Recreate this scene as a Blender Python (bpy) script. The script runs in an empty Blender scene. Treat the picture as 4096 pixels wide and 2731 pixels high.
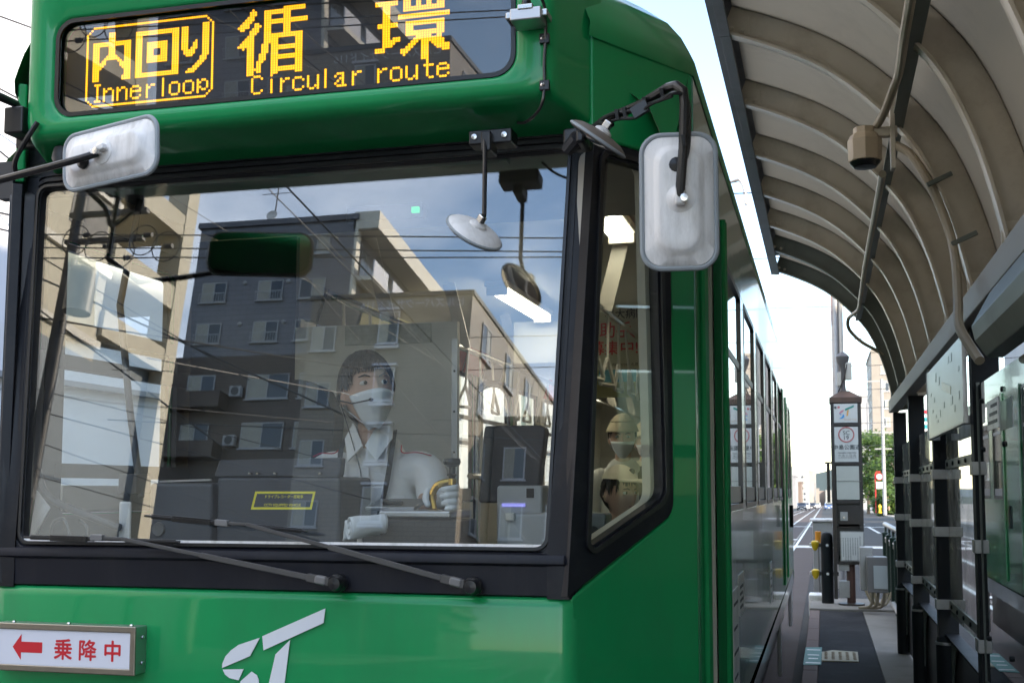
import bpy, bmesh, math, random
from math import sin, cos, tan, pi, radians, sqrt, atan2
from mathutils import Vector as V, Matrix
from mathutils.geometry import tessellate_polygon
random.seed(7)
SC = bpy.context.scene
COL = SC.collection
# ---------------------------------------------------------------- camera
PITCH, YAW, CAMH = radians(4.72), radians(14.8), 1.45
FOC, SHIFT = 27.0/23.5, 0.0508
cd = bpy.data.cameras.new("camera"); cd.lens = 27.0; cd.sensor_width = 23.5; cd.sensor_fit = 'HORIZONTAL'
cd.shift_y = SHIFT; cd.clip_start = 0.05; cd.clip_end = 6000
cam = bpy.data.objects.new("camera", cd); COL.objects.link(cam)
cam.location = (0, 0, CAMH); cam.rotation_euler = (pi/2+PITCH, 0, YAW)
SC.camera = cam
cd.dof.use_dof = True; cd.dof.focus_distance = 4.2; cd.dof.aperture_fstop = 7.1
# ---------------------------------------------------------------- sky, sun, exposure
SUN_EL, SUN_AZ = radians(27), radians(128)      # azimuth clockwise from +Y
w = bpy.data.worlds.new("World"); SC.world = w; w.use_nodes = True
nt = w.node_tree; bg = nt.nodes['Background']
sky = nt.nodes.new('ShaderNodeTexSky'); sky.sky_type = 'NISHITA'; sky.sun_disc = False
sky.sun_elevation = SUN_EL; sky.sun_rotation = SUN_AZ
sky.air_density = 1.0; sky.dust_density = .3; sky.ozone_density = 1.0
tcw = nt.nodes.new('ShaderNodeTexCoord'); mpw = nt.nodes.new('ShaderNodeMapping'); mpw.inputs['Scale'].default_value = (1.2, 1.2, 3.2); nt.links.new(tcw.outputs['Generated'], mpw.inputs[0])
cn = nt.nodes.new('ShaderNodeTexNoise'); cn.inputs['Scale'].default_value = 1.7; cn.inputs['Detail'].default_value = 9; cn.inputs['Roughness'].default_value = .58; cn.inputs['Distortion'].default_value = .4; nt.links.new(mpw.outputs[0], cn.inputs['Vector'])
cr = nt.nodes.new('ShaderNodeMapRange'); cr.inputs['From Min'].default_value = .40; cr.inputs['From Max'].default_value = .72; cr.inputs['To Max'].default_value = .9; nt.links.new(cn.outputs[0], cr.inputs[0])
cm_ = nt.nodes.new('ShaderNodeMix'); cm_.data_type = 'RGBA'; cm_.inputs['B'].default_value = (9, 9.2, 9.8, 1); sx_ = nt.nodes.new('ShaderNodeSeparateXYZ'); nt.links.new(tcw.outputs['Generated'], sx_.inputs[0])
k1 = nt.nodes.new('ShaderNodeMapRange'); k1.inputs['From Min'].default_value = .45; k1.inputs['From Max'].default_value = .85; nt.links.new(sx_.outputs['Z'], k1.inputs[0])      # cloud bank behind, bright cloud added overhead for fill light, clear sky down the street
k2 = nt.nodes.new('ShaderNodeMapRange'); k2.inputs['From Min'].default_value = .05; k2.inputs['From Max'].default_value = -.6; k2.inputs['To Max'].default_value = .65; nt.links.new(sx_.outputs['Y'], k2.inputs[0])
k3 = nt.nodes.new('ShaderNodeMath'); k3.operation = 'MAXIMUM'; nt.links.new(k1.outputs[0], k3.inputs[0]); nt.links.new(k2.outputs[0], k3.inputs[1])
k4 = nt.nodes.new('ShaderNodeMath'); k4.operation = 'MULTIPLY'; nt.links.new(k3.outputs[0], k4.inputs[0]); nt.links.new(cr.outputs[0], k4.inputs[1]); nt.links.new(k4.outputs[0], cm_.inputs['Factor']); nt.links.new(sky.outputs[0], cm_.inputs['A'])
nt.links.new(cm_.outputs['Result'], bg.inputs[0]); bg.inputs[1].default_value = 0.14
ld = bpy.data.lights.new("sun", 'SUN'); ld.energy = 3.2; ld.angle = radians(0.5); ld.color = (1, .86, .68)
sun = bpy.data.objects.new("sun", ld); COL.objects.link(sun)
sd = V((sin(SUN_AZ)*cos(SUN_EL), cos(SUN_AZ)*cos(SUN_EL), sin(SUN_EL)))
sun.rotation_euler = sd.to_track_quat('Z', 'Y').to_euler(); sun.location = sd*200
SC.view_settings.view_transform = 'Standard'; SC.view_settings.look = 'None'
SC.view_settings.exposure = 1.95; SC.view_settings.gamma = 1
SC.render.engine = 'CYCLES'
cy = SC.cycles
cy.max_bounces = 10; cy.diffuse_bounces = 4; cy.glossy_bounces = 5; cy.transmission_bounces = 8
cy.transparent_max_bounces = 24; cy.caustics_reflective = False; cy.caustics_refractive = False
cy.sample_clamp_indirect = 6; cy.use_denoising = True
cy.use_adaptive_sampling = True; cy.adaptive_threshold = 0.015
# ---------------------------------------------------------------- measuring helpers (photo pixel, 4096 wide -> point on a plane of the place)
CAMP = V((0, 0, CAMH))
RV = V((cos(YAW), sin(YAW), 0)); FV = V((-sin(YAW)*cos(PITCH), cos(YAW)*cos(PITCH), sin(PITCH))); UV_ = RV.cross(FV)
def ray(px, py): return RV*((px-2048)/4096/FOC) + UV_*(((1365.5-py)/4096+SHIFT)/FOC) + FV
def at(px, py, X=None, Y=None, Z=None):
    d = ray(px, py)
    t = X/d.x if X is not None else Y/d.y if Y is not None else (Z-CAMH)/d.z
    return CAMP + d*t
def on(px, py, P0, N):
    d = ray(px, py); return CAMP + d*((V(P0)-CAMP).dot(N)/d.dot(N))
TILT = radians(6.5); WS0 = V((0, 3.0, 1.29)); WSN = V((0, -cos(TILT), sin(TILT))); WSU = V((0, sin(TILT), cos(TILT)))
def rf(px, py, Y=None, X=None):
    p = on(px, py, WS0, WSN); d = ray(px, py); d = d - 2*d.dot(WSN)*WSN
    t = (Y-p.y)/d.y if Y is not None else (X-p.x)/d.x
    return p + d*t
# ---------------------------------------------------------------- mesh builder
class MB:
    def __init__(s): s.v = []; s.f = []
    def add(s, vs, fs):
        o = len(s.v); s.v += [V(p) for p in vs]; s.f += [tuple(i+o for i in f) for f in fs]; return s
    def box(s, x0, x1, y0, y1, z0, z1):
        return s.add([(x0,y0,z0),(x1,y0,z0),(x1,y1,z0),(x0,y1,z0),(x0,y0,z1),(x1,y0,z1),(x1,y1,z1),(x0,y1,z1)],
                     [(0,3,2,1),(4,5,6,7),(0,1,5,4),(1,2,6,5),(2,3,7,6),(3,0,4,7)])
    def obox(s, c, a, b, n):
        c = V(c); a = V(a); b = V(b); n = V(n)
        P = [c-a-b-n, c+a-b-n, c+a+b-n, c-a+b-n, c-a-b+n, c+a-b+n, c+a+b+n, c-a+b+n]
        return s.add(P, [(0,3,2,1),(4,5,6,7),(0,1,5,4),(1,2,6,5),(2,3,7,6),(3,0,4,7)])
    def bar(s, p, q, w, h, up=(0,0,1)):
        p = V(p); q = V(q); d = (q-p); u = V(up); a = d.cross(u)
        if a.length < 1e-6: a = d.cross(V((1,0,0)))
        a.normalize(); b = a.cross(d).normalized()
        return s.obox((p+q)/2, a*w/2, b*h/2, d/2)
    def tube(s, pts, r, n=8, closed=False):
        pts = [V(p) for p in pts]; m = len(pts); rs = r if isinstance(r, (list, tuple)) else [r]*m
        base = len(s.v); prev = None
        for i, p in enumerate(pts):
            if closed: t = pts[(i+1) % m]-pts[i-1]
            else: t = pts[min(i+1, m-1)]-pts[max(i-1, 0)]
            t = t.normalized()
            if prev is None:
                a = t.cross(V((0,0,1)))
                if a.length < 1e-4: a = t.cross(V((1,0,0)))
            else: a = prev - t*prev.dot(t)
            a.normalize(); prev = a; b = t.cross(a)
            for k in range(n):
                an = 2*pi*k/n; s.v.append(p + (a*cos(an)+b*sin(an))*rs[i])
        rng = range(m) if closed else range(m-1)
        for i in rng:
            j = (i+1) % m
            for k in range(n):
                l = (k+1) % n; s.f.append((base+i*n+k, base+i*n+l, base+j*n+l, base+j*n+k))
        if not closed:
            s.f.append(tuple(base+k for k in range(n-1, -1, -1))); s.f.append(tuple(base+(m-1)*n+k for k in range(n)))
        return s
    def lathe(s, prof, c=(0,0,0), axis=(0,0,1), n=16):      # prof: list of (radius, height along axis)
        c = V(c); ax = V(axis).normalized(); a = ax.cross(V((0,0,1)))
        if a.length < 1e-4: a = V((1,0,0))
        a.normalize(); b = ax.cross(a); base = len(s.v); m = len(prof)
        for r, h in prof:
            for k in range(n): s.v.append(c+ax*h+(a*cos(2*pi*k/n)+b*sin(2*pi*k/n))*max(r, 1e-5))
        for i in range(m-1):
            for k in range(n):
                l = (k+1) % n; s.f.append((base+i*n+k, base+i*n+l, base+(i+1)*n+l, base+(i+1)*n+k))
        if prof[0][0] > 1e-4: s.f.append(tuple(base+k for k in range(n-1, -1, -1)))
        if prof[-1][0] > 1e-4: s.f.append(tuple(base+(m-1)*n+k for k in range(n)))
        return s
    def ball(s, c, r, n=12, m=8):
        c = V(c); rx, ry, rz = r if isinstance(r, (tuple, list)) else (r, r, r); base = len(s.v)
        for i in range(m+1):
            t = pi*i/m
            for k in range(n):
                a = 2*pi*k/n; rr = max(sin(t), 1e-3); s.v.append(c+V((rx*rr*cos(a), ry*rr*sin(a), -rz*cos(t))))
        for i in range(m):
            for k in range(n):
                l = (k+1) % n; s.f.append((base+i*n+k, base+i*n+l, base+(i+1)*n+l, base+(i+1)*n+k))
        return s
    def plate(s, outer, holes, O, U, W, th):    # polygon (2-D loops) in plane O + u*U + w*W, thickened along U x W
        O = V(O); U = V(U).normalized(); W = V(W).normalized(); N = U.cross(W)
        def area(l): return sum(l[i][0]*l[(i+1)%len(l)][1]-l[(i+1)%len(l)][0]*l[i][1] for i in range(len(l)))
        loops = [list(outer) if area(outer) > 0 else list(outer)[::-1]] + [list(h) if area(h) < 0 else list(h)[::-1] for h in holes]
        flat = [p for l in loops for p in l]
        tris = tessellate_polygon([[V((p[0], p[1], 0)) for p in l] for l in loops])
        b = len(s.v); n = len(flat)
        s.v += [O+U*p[0]+W*p[1] for p in flat] + [O+U*p[0]+W*p[1]+N*th for p in flat]
        for t in tris:
            a, c, d = t; A = flat[a]; B = flat[c]; D = flat[d]
            if (B[0]-A[0])*(D[1]-A[1])-(B[1]-A[1])*(D[0]-A[0]) < 0: a, d = d, a
            s.f.append((b+n+a, b+n+c, b+n+d)); s.f.append((b+d, b+c, b+a))
        k = 0
        for l in loops:
            m = len(l)
            for i in range(m):
                j = (i+1) % m; s.f.append((b+k+i, b+k+j, b+n+k+j, b+n+k+i))
            k += m
        return s
    def strip(s, rows, close=False):   # loft of equally long point rows
        b = len(s.v); m = len(rows[0])
        for r in rows: s.v += [V(p) for p in r]
        for i in range(len(rows)-1):
            for k in range(m if close else m-1):
                l = (k+1) % m; s.f.append((b+i*m+k, b+i*m+l, b+(i+1)*m+l, b+(i+1)*m+k))
        return s
    def cap(s, first, count, flip=False):
        r = range(first, first+count); s.f.append(tuple(reversed(r)) if flip else tuple(r)); return s
    def join(s, o): return s.add(o.v, o.f)
    def xf(s, M): s.v = [M @ p for p in s.v]; return s
    def build(s, name, mat, parent=None, bev=0, seg=2, sm=35, sub=0, uv=False):
        me = bpy.data.meshes.new(name)
        o = bpy.data.objects.new(name, me); COL.objects.link(o)
        if parent is not None:
            og = WORLD[parent.name]
        else:
            xs = [p.x for p in s.v]; ys = [p.y for p in s.v]
            og = V(((min(xs)+max(xs))/2, (min(ys)+max(ys))/2, min(p.z for p in s.v)))
        if parent is not None:
            xs = [p.x for p in s.v]; ys = [p.y for p in s.v]; zs = [p.z for p in s.v]
            c = V(((min(xs)+max(xs))/2, (min(ys)+max(ys))/2, (min(zs)+max(zs))/2))
            o.parent = parent; o.location = c-og; og = c
        else: o.location = og
        WORLD[o.name] = og
        me.from_pydata([p-og for p in s.v], [], s.f); me.validate(); me.update()
        bm = bmesh.new(); bm.from_mesh(me); bmesh.ops.recalc_face_normals(bm, faces=bm.faces); bm.to_mesh(me); bm.free()
        if sm:
            me.shade_smooth(); me.set_sharp_from_angle(angle=radians(sm))
        me.materials.append(mat)
        if bev:
            m = o.modifiers.new('bevel', 'BEVEL'); m.width = bev; m.segments = seg; m.limit_method = 'ANGLE'; m.angle_limit = radians(32)
            m.harden_normals = bool(sm)
        if sub: m = o.modifiers.new('sub', 'SUBSURF'); m.levels = m.render_levels = sub
        return o
WORLD = {}
def tag(o, label=None, cat=None, group=None, kind=None):
    if label: o['label'] = label
    if cat: o['category'] = cat
    if group: o['group'] = group
    if kind: o['kind'] = kind
    return o
def empty(name, loc, label=None, cat=None, group=None):
    o = bpy.data.objects.new(name, None); COL.objects.link(o); o.location = loc; o.empty_display_size = .2
    WORLD[o.name] = V(loc); return tag(o, label, cat, group)
def copy_tree(o, parent=None):
    c = o.copy(); COL.objects.link(c)
    if parent is not None: c.parent = parent
    for k in list(o.children): copy_tree(k, c)
    return c
def struct(mb, name, mat, **k): return tag(mb.build(name, mat, **k), kind='structure')
def rrect(x0, x1, y0, y1, r, n=5):
    P = []
    for cx, cy, a0 in ((x1-r, y0+r, -90), (x1-r, y1-r, 0), (x0+r, y1-r, 90), (x0+r, y0+r, 180)):
        for i in range(n+1):
            a = radians(a0+90*i/n); P.append((cx+r*cos(a), cy+r*sin(a)))
    return P
def rpoly(pts, rs, n=5):        # rounded polygon
    P = []; m = len(pts)
    for i in range(m):
        p = V(pts[i]).to_2d(); a = V(pts[i-1]).to_2d()-p; b = V(pts[(i+1) % m]).to_2d()-p
        r = rs[i] if isinstance(rs, (list, tuple)) else rs
        if r <= 0: P.append(tuple(p)); continue
        a.normalize(); b.normalize(); half = math.acos(max(-1, min(1, a.dot(b))))/2; d = r/tan(half)
        p0 = p+a*d; p1 = p+b*d
        for k in range(n+1):
            t = k/n; P.append(tuple(p0*(1-t)**2 + p*2*t*(1-t) + p1*t*t))
    return P
def offset(poly, d):            # shrink a CCW convex-ish polygon by d
    A = sum(poly[i][0]*poly[(i+1)%len(poly)][1]-poly[(i+1)%len(poly)][0]*poly[i][1] for i in range(len(poly)))
    if A < 0: poly = poly[::-1]
    R = []; m = len(poly)
    for i in range(m):
        p = V(poly[i]).to_2d(); e0 = (p-V(poly[i-1]).to_2d()); e1 = (V(poly[(i+1) % m]).to_2d()-p)
        e0.normalize(); e1.normalize(); n0 = V((-e0.y, e0.x)); n1 = V((-e1.y, e1.x)); n = (n0+n1); n.normalize()
        R.append(tuple(p+n*d/max(.5, n.dot(n0))))
    return R
def arc(c, r, a0, a1, n):
    return [(c[0]+r*cos(radians(a0+(a1-a0)*i/n)), c[1]+r*sin(radians(a0+(a1-a0)*i/n))) for i in range(n+1)]
def bez(P, n=12):               # smooth curve through control points (Catmull-Rom)
    P = [V(p) for p in P]; P = [P[0]*2-P[1]]+P+[P[-1]*2-P[-2]]; R = []
    for i in range(1, len(P)-2):
        a, b, c, d = P[i-1:i+3]
        for k in range(n):
            t = k/n; R.append(.5*((2*b)+(c-a)*t+(2*a-5*b+4*c-d)*t*t+(3*b-a-3*c+d)*t**3))
    R.append(P[-2]); return R
def fit(s, O, U, W, width=None, height=None, off=0.0, th=.0015, bold=0.0, ls=1.0, align='CENTER'):
    """lettering as a mesh builder, centred on O in plane U, W"""
    cu = bpy.data.curves.new('t', 'FONT'); cu.body = s; cu.size = 1; cu.resolution_u = 3; cu.space_line = ls; cu.align_x = align
    ob = bpy.data.objects.new('t', cu); COL.objects.link(ob)
    dg = bpy.context.evaluated_depsgraph_get(); me = bpy.data.meshes.new_from_object(ob.evaluated_get(dg))
    vs = [v.co.copy() for v in me.vertices]; fs = [tuple(p.vertices) for p in me.polygons]
    bpy.data.objects.remove(ob); bpy.data.curves.remove(cu); bpy.data.meshes.remove(me)
    x0 = min(v.x for v in vs); x1 = max(v.x for v in vs); y0 = min(v.y for v in vs); y1 = max(v.y for v in vs)
    sx = width/(x1-x0) if width else None; sy = height/(y1-y0) if height else None
    sx = sx or sy; sy = sy or sx
    O = V(O); U = V(U).normalized(); W = V(W).normalized(); N = U.cross(W)
    mb = MB(); P = [O+U*((v.x-(x0+x1)/2)*sx)+W*((v.y-(y0+y1)/2)*sy)+N*off for v in vs]; n = len(P)
    mb.add(P, fs)
    for i, (a, b) in enumerate(((1, 0), (-1, 0), (0, 1), (0, -1)) if bold else ()):      # heavier strokes: shifted copies, each a hair prouder
        mb.add([p+U*a*bold*sx+W*b*bold*sy+N*.00012*(i+1) for p in P], fs)
    return mb
# ---------------------------------------------------------------- materials
def mat(name, col, rough=.5, metal=0, var=.08, scale=6, bump=0, bscale=40, coat=0, emit=None, es=1, dirt=None, dscale=2.5, damt=.5, spec=.5, rv=.1, stretch=None):
    m = bpy.data.materials.new(name); m.use_nodes = True; N = m.node_tree.nodes; L = m.node_tree.links
    b = N['Principled BSDF']; b.inputs['Roughness'].default_value = rough; b.inputs['Metallic'].default_value = metal
    b.inputs['Coat Weight'].default_value = coat; b.inputs['Coat Roughness'].default_value = .04; b.inputs['Specular IOR Level'].default_value = spec
    c = tuple(col)+(1,)
    tc = N.new('ShaderNodeTexCoord'); src = tc.outputs['Object']
    if stretch:
        mp = N.new('ShaderNodeMapping'); mp.inputs['Scale'].default_value = stretch; L.new(src, mp.inputs[0]); src = mp.outputs[0]
    nz = N.new('ShaderNodeTexNoise'); nz.inputs['Scale'].default_value = scale; nz.inputs['Detail'].default_value = 6; nz.inputs['Roughness'].default_value = .65
    L.new(src, nz.inputs['Vector'])
    mx = N.new('ShaderNodeMix'); mx.data_type = 'RGBA'
    mx.inputs['A'].default_value = tuple(x*(1-var) for x in col)+(1,); mx.inputs['B'].default_value = tuple(min(1, x*(1+var)) for x in col)+(1,)
    L.new(nz.outputs[0], mx.inputs['Factor']); out = mx.outputs['Result']
    if dirt:
        n2 = N.new('ShaderNodeTexNoise'); n2.inputs['Scale'].default_value = dscale; n2.inputs['Detail'].default_value = 8; n2.inputs['Roughness'].default_value = .7
        L.new(src, n2.inputs['Vector'])
        rp = N.new('ShaderNodeMapRange'); rp.inputs['From Min'].default_value = .48; rp.inputs['From Max'].default_value = .72; rp.inputs['To Max'].default_value = damt
        L.new(n2.outputs[0], rp.inputs[0]); m2 = N.new('ShaderNodeMix'); m2.data_type = 'RGBA'
        L.new(out, m2.inputs['A']); m2.inputs['B'].default_value = tuple(dirt)+(1,); L.new(rp.outputs[0], m2.inputs['Factor']); out = m2.outputs['Result']
    L.new(out, b.inputs['Base Color'])
    if rv and rough > .02:
        r2 = N.new('ShaderNodeMapRange'); r2.inputs['To Min'].default_value = max(0, rough-rv*rough*2); r2.inputs['To Max'].default_value = min(1, rough+rv*rough*2)
        L.new(nz.outputs[0], r2.inputs[0]); L.new(r2.outputs[0], b.inputs['Roughness'])
    if bump:
        n3 = N.new('ShaderNodeTexNoise'); n3.inputs['Scale'].default_value = bscale; n3.inputs['Detail'].default_value = 4; L.new(src, n3.inputs['Vector'])
        bp = N.new('ShaderNodeBump'); bp.inputs['Strength'].default_value = bump; bp.inputs['Distance'].default_value = .01
        L.new(n3.outputs[0], bp.inputs['Height']); L.new(bp.outputs[0], b.inputs['Normal'])
        if coat: L.new(bp.outputs[0], b.inputs['Coat Normal'])
    if emit: b.inputs['Emission Color'].default_value = tuple(emit)+(1,); b.inputs['Emission Strength'].default_value = es
    return m
def glass(name, f0=.05, tint=(.93, .96, .95), rough=0.0, dust=0.0, power=5, warp=0):
    m = bpy.data.materials.new(name); m.use_nodes = True; N = m.node_tree.nodes; L = m.node_tree.links
    N.remove(N['Principled BSDF']); o = N['Material Output']
    t = N.new('ShaderNodeBsdfTransparent'); t.inputs[0].default_value = tuple(tint)+(1,)
    g = N.new('ShaderNodeBsdfGlossy'); g.inputs['Roughness'].default_value = rough; g.inputs['Color'].default_value = (1, 1, 1, 1)
    lw = N.new('ShaderNodeLayerWeight'); lw.inputs['Blend'].default_value = .5
    pw = N.new('ShaderNodeMath'); pw.operation = 'POWER'; pw.inputs[1].default_value = power; L.new(lw.outputs['Facing'], pw.inputs[0])
    mr = N.new('ShaderNodeMapRange'); mr.inputs['To Min'].default_value = f0; L.new(pw.outputs[0], mr.inputs[0])
    if warp:      # rolled glass is never quite flat
        tw = N.new('ShaderNodeTexCoord'); wn = N.new('ShaderNodeTexNoise'); wn.inputs['Scale'].default_value = 2.6; wn.inputs['Detail'].default_value = 1; L.new(tw.outputs['Object'], wn.inputs['Vector'])
        wb = N.new('ShaderNodeBump'); wb.inputs['Strength'].default_value = 1; wb.inputs['Distance'].default_value = warp; L.new(wn.outputs[0], wb.inputs['Height']); L.new(wb.outputs[0], g.inputs['Normal'])
    x = N.new('ShaderNodeMixShader'); L.new(mr.outputs[0], x.inputs[0]); L.new(t.outputs[0], x.inputs[1]); L.new(g.outputs[0], x.inputs[2])
    res = x.outputs[0]
    if dust:
        d = N.new('ShaderNodeBsdfDiffuse'); d.inputs[0].default_value = (.55, .55, .52, 1); y = N.new('ShaderNodeMixShader')
        tc = N.new('ShaderNodeTexCoord'); nz = N.new('ShaderNodeTexNoise'); nz.inputs['Scale'].default_value = 5; nz.inputs['Detail'].default_value = 6
        L.new(tc.outputs['Object'], nz.inputs['Vector']); r = N.new('ShaderNodeMapRange'); r.inputs['From Min'].default_value = .3; r.inputs['From Max'].default_value = .8; r.inputs['To Max'].default_value = dust
        L.new(nz.outputs[0], r.inputs[0]); L.new(r.outputs[0], y.inputs[0]); L.new(res, y.inputs[1]); L.new(d.outputs[0], y.inputs[2]); res = y.outputs[0]
    L.new(res, o.inputs[0]); return m
def tiles(name, col, col2, bw=.1, bh=.05, mortar=.006, rough=.5, mcol=None, coords='Object', swap=None, bump=.3):
    """tiled or clapboard wall: Brick texture on object coordinates"""
    m = mat(name, col, rough); N = m.node_tree.nodes; L = m.node_tree.links; b = N['Principled BSDF']
    tc = N.new('ShaderNodeTexCoord'); sp = N.new('ShaderNodeSeparateXYZ'); L.new(tc.outputs['Object'], sp.inputs[0])
    ad = N.new('ShaderNodeMath'); L.new(sp.outputs['X'], ad.inputs[0]); L.new(sp.outputs['Y'], ad.inputs[1])
    cb = N.new('ShaderNodeCombineXYZ'); L.new(ad.outputs[0], cb.inputs[0]); L.new(sp.outputs['Z'], cb.inputs[1])
    br = N.new('ShaderNodeTexBrick'); br.inputs['Scale'].default_value = 1; br.inputs['Brick Width'].default_value = bw; br.inputs['Row Height'].default_value = bh
    br.inputs['Mortar Size'].default_value = mortar; br.inputs['Color1'].default_value = tuple(col)+(1,); br.inputs['Color2'].default_value = tuple(col2)+(1,)
    br.inputs['Mortar'].default_value = tuple(mcol or [c*.6 for c in col])+(1,); L.new(cb.outputs[0], br.inputs['Vector'])
    mx = N.new('ShaderNodeMix'); mx.data_type = 'RGBA'; mx.blend_type = 'MULTIPLY'; mx.inputs['Factor'].default_value = 1
    L.new(br.outputs[0], mx.inputs['A']); nz = N.new('ShaderNodeTexNoise'); nz.inputs['Scale'].default_value = .6; nz.inputs['Detail'].default_value = 8
    L.new(tc.outputs['Object'], nz.inputs['Vector']); r = N.new('ShaderNodeMapRange'); r.inputs['To Min'].default_value = .8; r.inputs['To Max'].default_value = 1.15
    L.new(nz.outputs[0], r.inputs[0]); L.new(r.outputs[0], mx.inputs['B']); L.new(mx.outputs['Result'], b.inputs['Base Color'])
    bp = N.new('ShaderNodeBump'); bp.inputs['Strength'].default_value = bump; bp.inputs['Distance'].default_value = .01; bp.invert = True
    L.new(br.outputs['Fac'], bp.inputs['Height']); L.new(bp.outputs[0], b.inputs['Normal'])
    return m
M = dict(
 green=mat('green paint', (.010, .285, .085), .32, coat=.45, spec=.2, var=.05, bump=.012, bscale=9, dirt=(.022, .20, .07), dscale=2.2, damt=.55, stretch=(1.3, 1.3, .35)),
 black=mat('black rubber', (.006, .007, .011), .45, spec=.35, var=.25, dirt=(.045, .043, .04), dscale=5, damt=.5),
 skirt=mat('dark grey trim', (.006, .007, .013), .5, spec=.3, var=.2, dirt=(.05, .048, .045), damt=.35, stretch=(1, 1, .3)),
 blackp=mat('black paint', (.012, .012, .013), .3, var=.2),
 dark=mat('dark interior plastic', (.028, .029, .033), .5, var=.2, bump=.1, bscale=300),
 steel=mat('stainless steel', (.55, .54, .52), .25, 1, var=.08, scale=14, dirt=(.2, .18, .15), damt=.4, stretch=(1, 1, 6)),
 alu=mat('aluminium', (.5, .5, .51), .42, 1, var=.1, scale=12),
 chrome=mat('chrome', (.7, .68, .64), .12, 1, var=.03),
 white=mat('white plastic', (.82, .80, .78), .4, var=.03, dirt=(.44, .42, .39), dscale=5, damt=.8, stretch=(3, 3, .7)),
 gasket=mat('grey rubber edge', (.3, .33, .35), .5, var=.1),
 cream=mat('cream paint', (.55, .515, .45), .45, var=.06, dirt=(.36, .33, .26), damt=.4),
 brass=mat('brass', (.55, .36, .09), .28, 1, var=.15),
 yellow=mat('yellow plastic', (.75, .5, .02), .4),
 red=mat('red film', (.6, .02, .03), .4),
 skin=mat('skin', (.6, .38, .28), .5, var=.06, spec=.3),
 hair=mat('dark hair', (.04, .029, .023), .45, var=.3),
 cloth=mat('white shirt cloth', (.82, .80, .79), .85, var=.04, bump=.7, bscale=13),
 glove=mat('white cotton glove', (.78, .79, .8), .9, var=.03, bump=.2, bscale=200),
 mask=mat('white face mask', (.82, .84, .86), .8, var=.03, bump=.15, bscale=60),
 beige=mat('beige cloth', (.62, .56, .42), .85, var=.1, bump=.2, bscale=80),
 ws=glass('windshield glass', .125, (.97, .985, .975), warp=.00012),
 qglass=glass('side glass', .045, (.9, .93, .9)),
 mirror=mat('mirror', (.85, .86, .87), .02, 1, var=0, rv=0),
 panel=glass('acrylic panel', .06, (.62, .63, .60), .03, dust=.5),
 mapglass=glass('map case glass', .06, (.95, .97, .96)),
)
# ================================================================ TRAM
XL, XR, XC = -2.64, -.352, -1.496
FL, FR, YF, YC, YE = -2.354, -.638, 2.985, 3.44, 14.0
SILL, EAVE = 1.176, 2.70
tram = empty('tram', (XC, 8.5, -.2), 'green and grey streetcar stopped beside the narrow platform with lit amber destination sign', 'tram')
Xa, Ya, Za = V((1,0,0)), V((0,1,0)), V((0,0,1))
def ws(x, t, off=0): return V((x, 3.0, 1.29)) + WSU*t + WSN*off
# --- lower front panel, with a rounded lip below the black skirt
mb = MB()
lip = [(YF+.045, SILL), (YF+.012, SILL-.002), (YF+.004, SILL-.012), (YF, SILL-.03), (YF-.004, .9), (YF, .4), (YF+.02, .3)]
def foot(y, ins=0):   # front edge line of the body at depth y, running round both corners
    d = y-YF; c = .03
    return [(XL+ins, YC+.02), (XL+.02, YC+d), (FL-c*.62, YF+c+d), (FL-c*.15, YF+c*.25+d), (FL+c, y), (FR-c, y), (FR+c*.15, YF+c*.25+d), (FR+c*.62, YF+c+d)]
mb.strip([[(x, y, z) for x, y in foot(yy)] for yy, z in lip])
front = mb.build('front_panel', M['green'], tram, sm=50)
# --- right and left corner panels, black corner window frames, corner glass
def corner(side):
    A = V((FR if side > 0 else FL, YF, 0)); B = V((XR if side > 0 else XL, YC, 0)); L = (B-A).length; U = (B-A).normalized()
    def pl(mbx, o, h, off, th):
        if side > 0: mbx.plate(o, h, A+V((U.y, -U.x, 0))*off, U, Za, th)
        else: mbx.plate([(-s, z) for s, z in o], [[(-s, z) for s, z in q] for q in h], A+V((U.y*-1, U.x, 0))*off*1, -U, Za, th)
    out = rpoly([(.012, .3), (L, .3), (L, EAVE+.02), (.10, EAVE+.02), (.10, 2.405), (.425, 2.405), (.425, 1.384), (.012, SILL+.002)], [0, 0, 0, 0, 0, .05, .07, 0], 6)
    g = MB(); pl(g, out, [], -.03, .03); o = g.build('corner_panel', M['green'], tram, bev=.008)
    fr = rpoly([(-.012, SILL+.003), (.418, 1.388), (.418, 2.40), (.10, 2.40)], [0, .06, .04, 0], 6)
    gl = rpoly([(.078, 1.305), (.372, 1.435), (.352, 2.355), (.142, 2.355)], [.01, .05, .03, .02], 6)
    f = MB(); pl(f, fr, [gl], -.026, .032); fo = f.build('corner_window_frame', M['black'], tram, bev=.006)
    fi = offset(fr, .018); f2 = MB(); pl(f2, offset(gl, -.022), [offset(gl, -.008)], .006, .008); f2.build('rubber_seal', M['blackp'], fo, bev=.003)
    w = MB(); pl(w, offset(gl, -.004), [], -.014, .005); w.build('corner_window', M['qglass'], tram, sm=0)
    # cream trim inside
    t = MB(); pl(t, offset(gl, -.035), [rpoly([(.060, 1.295), (.362, 1.425), (.338, 2.372), (.132, 2.372)], [.01, .05, .03, .02], 6)], -.06, .03); t.build('corner_window_trim', M['cream'] if side > 0 else M['dark'], tram)
corner(1); corner(-1)
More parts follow.
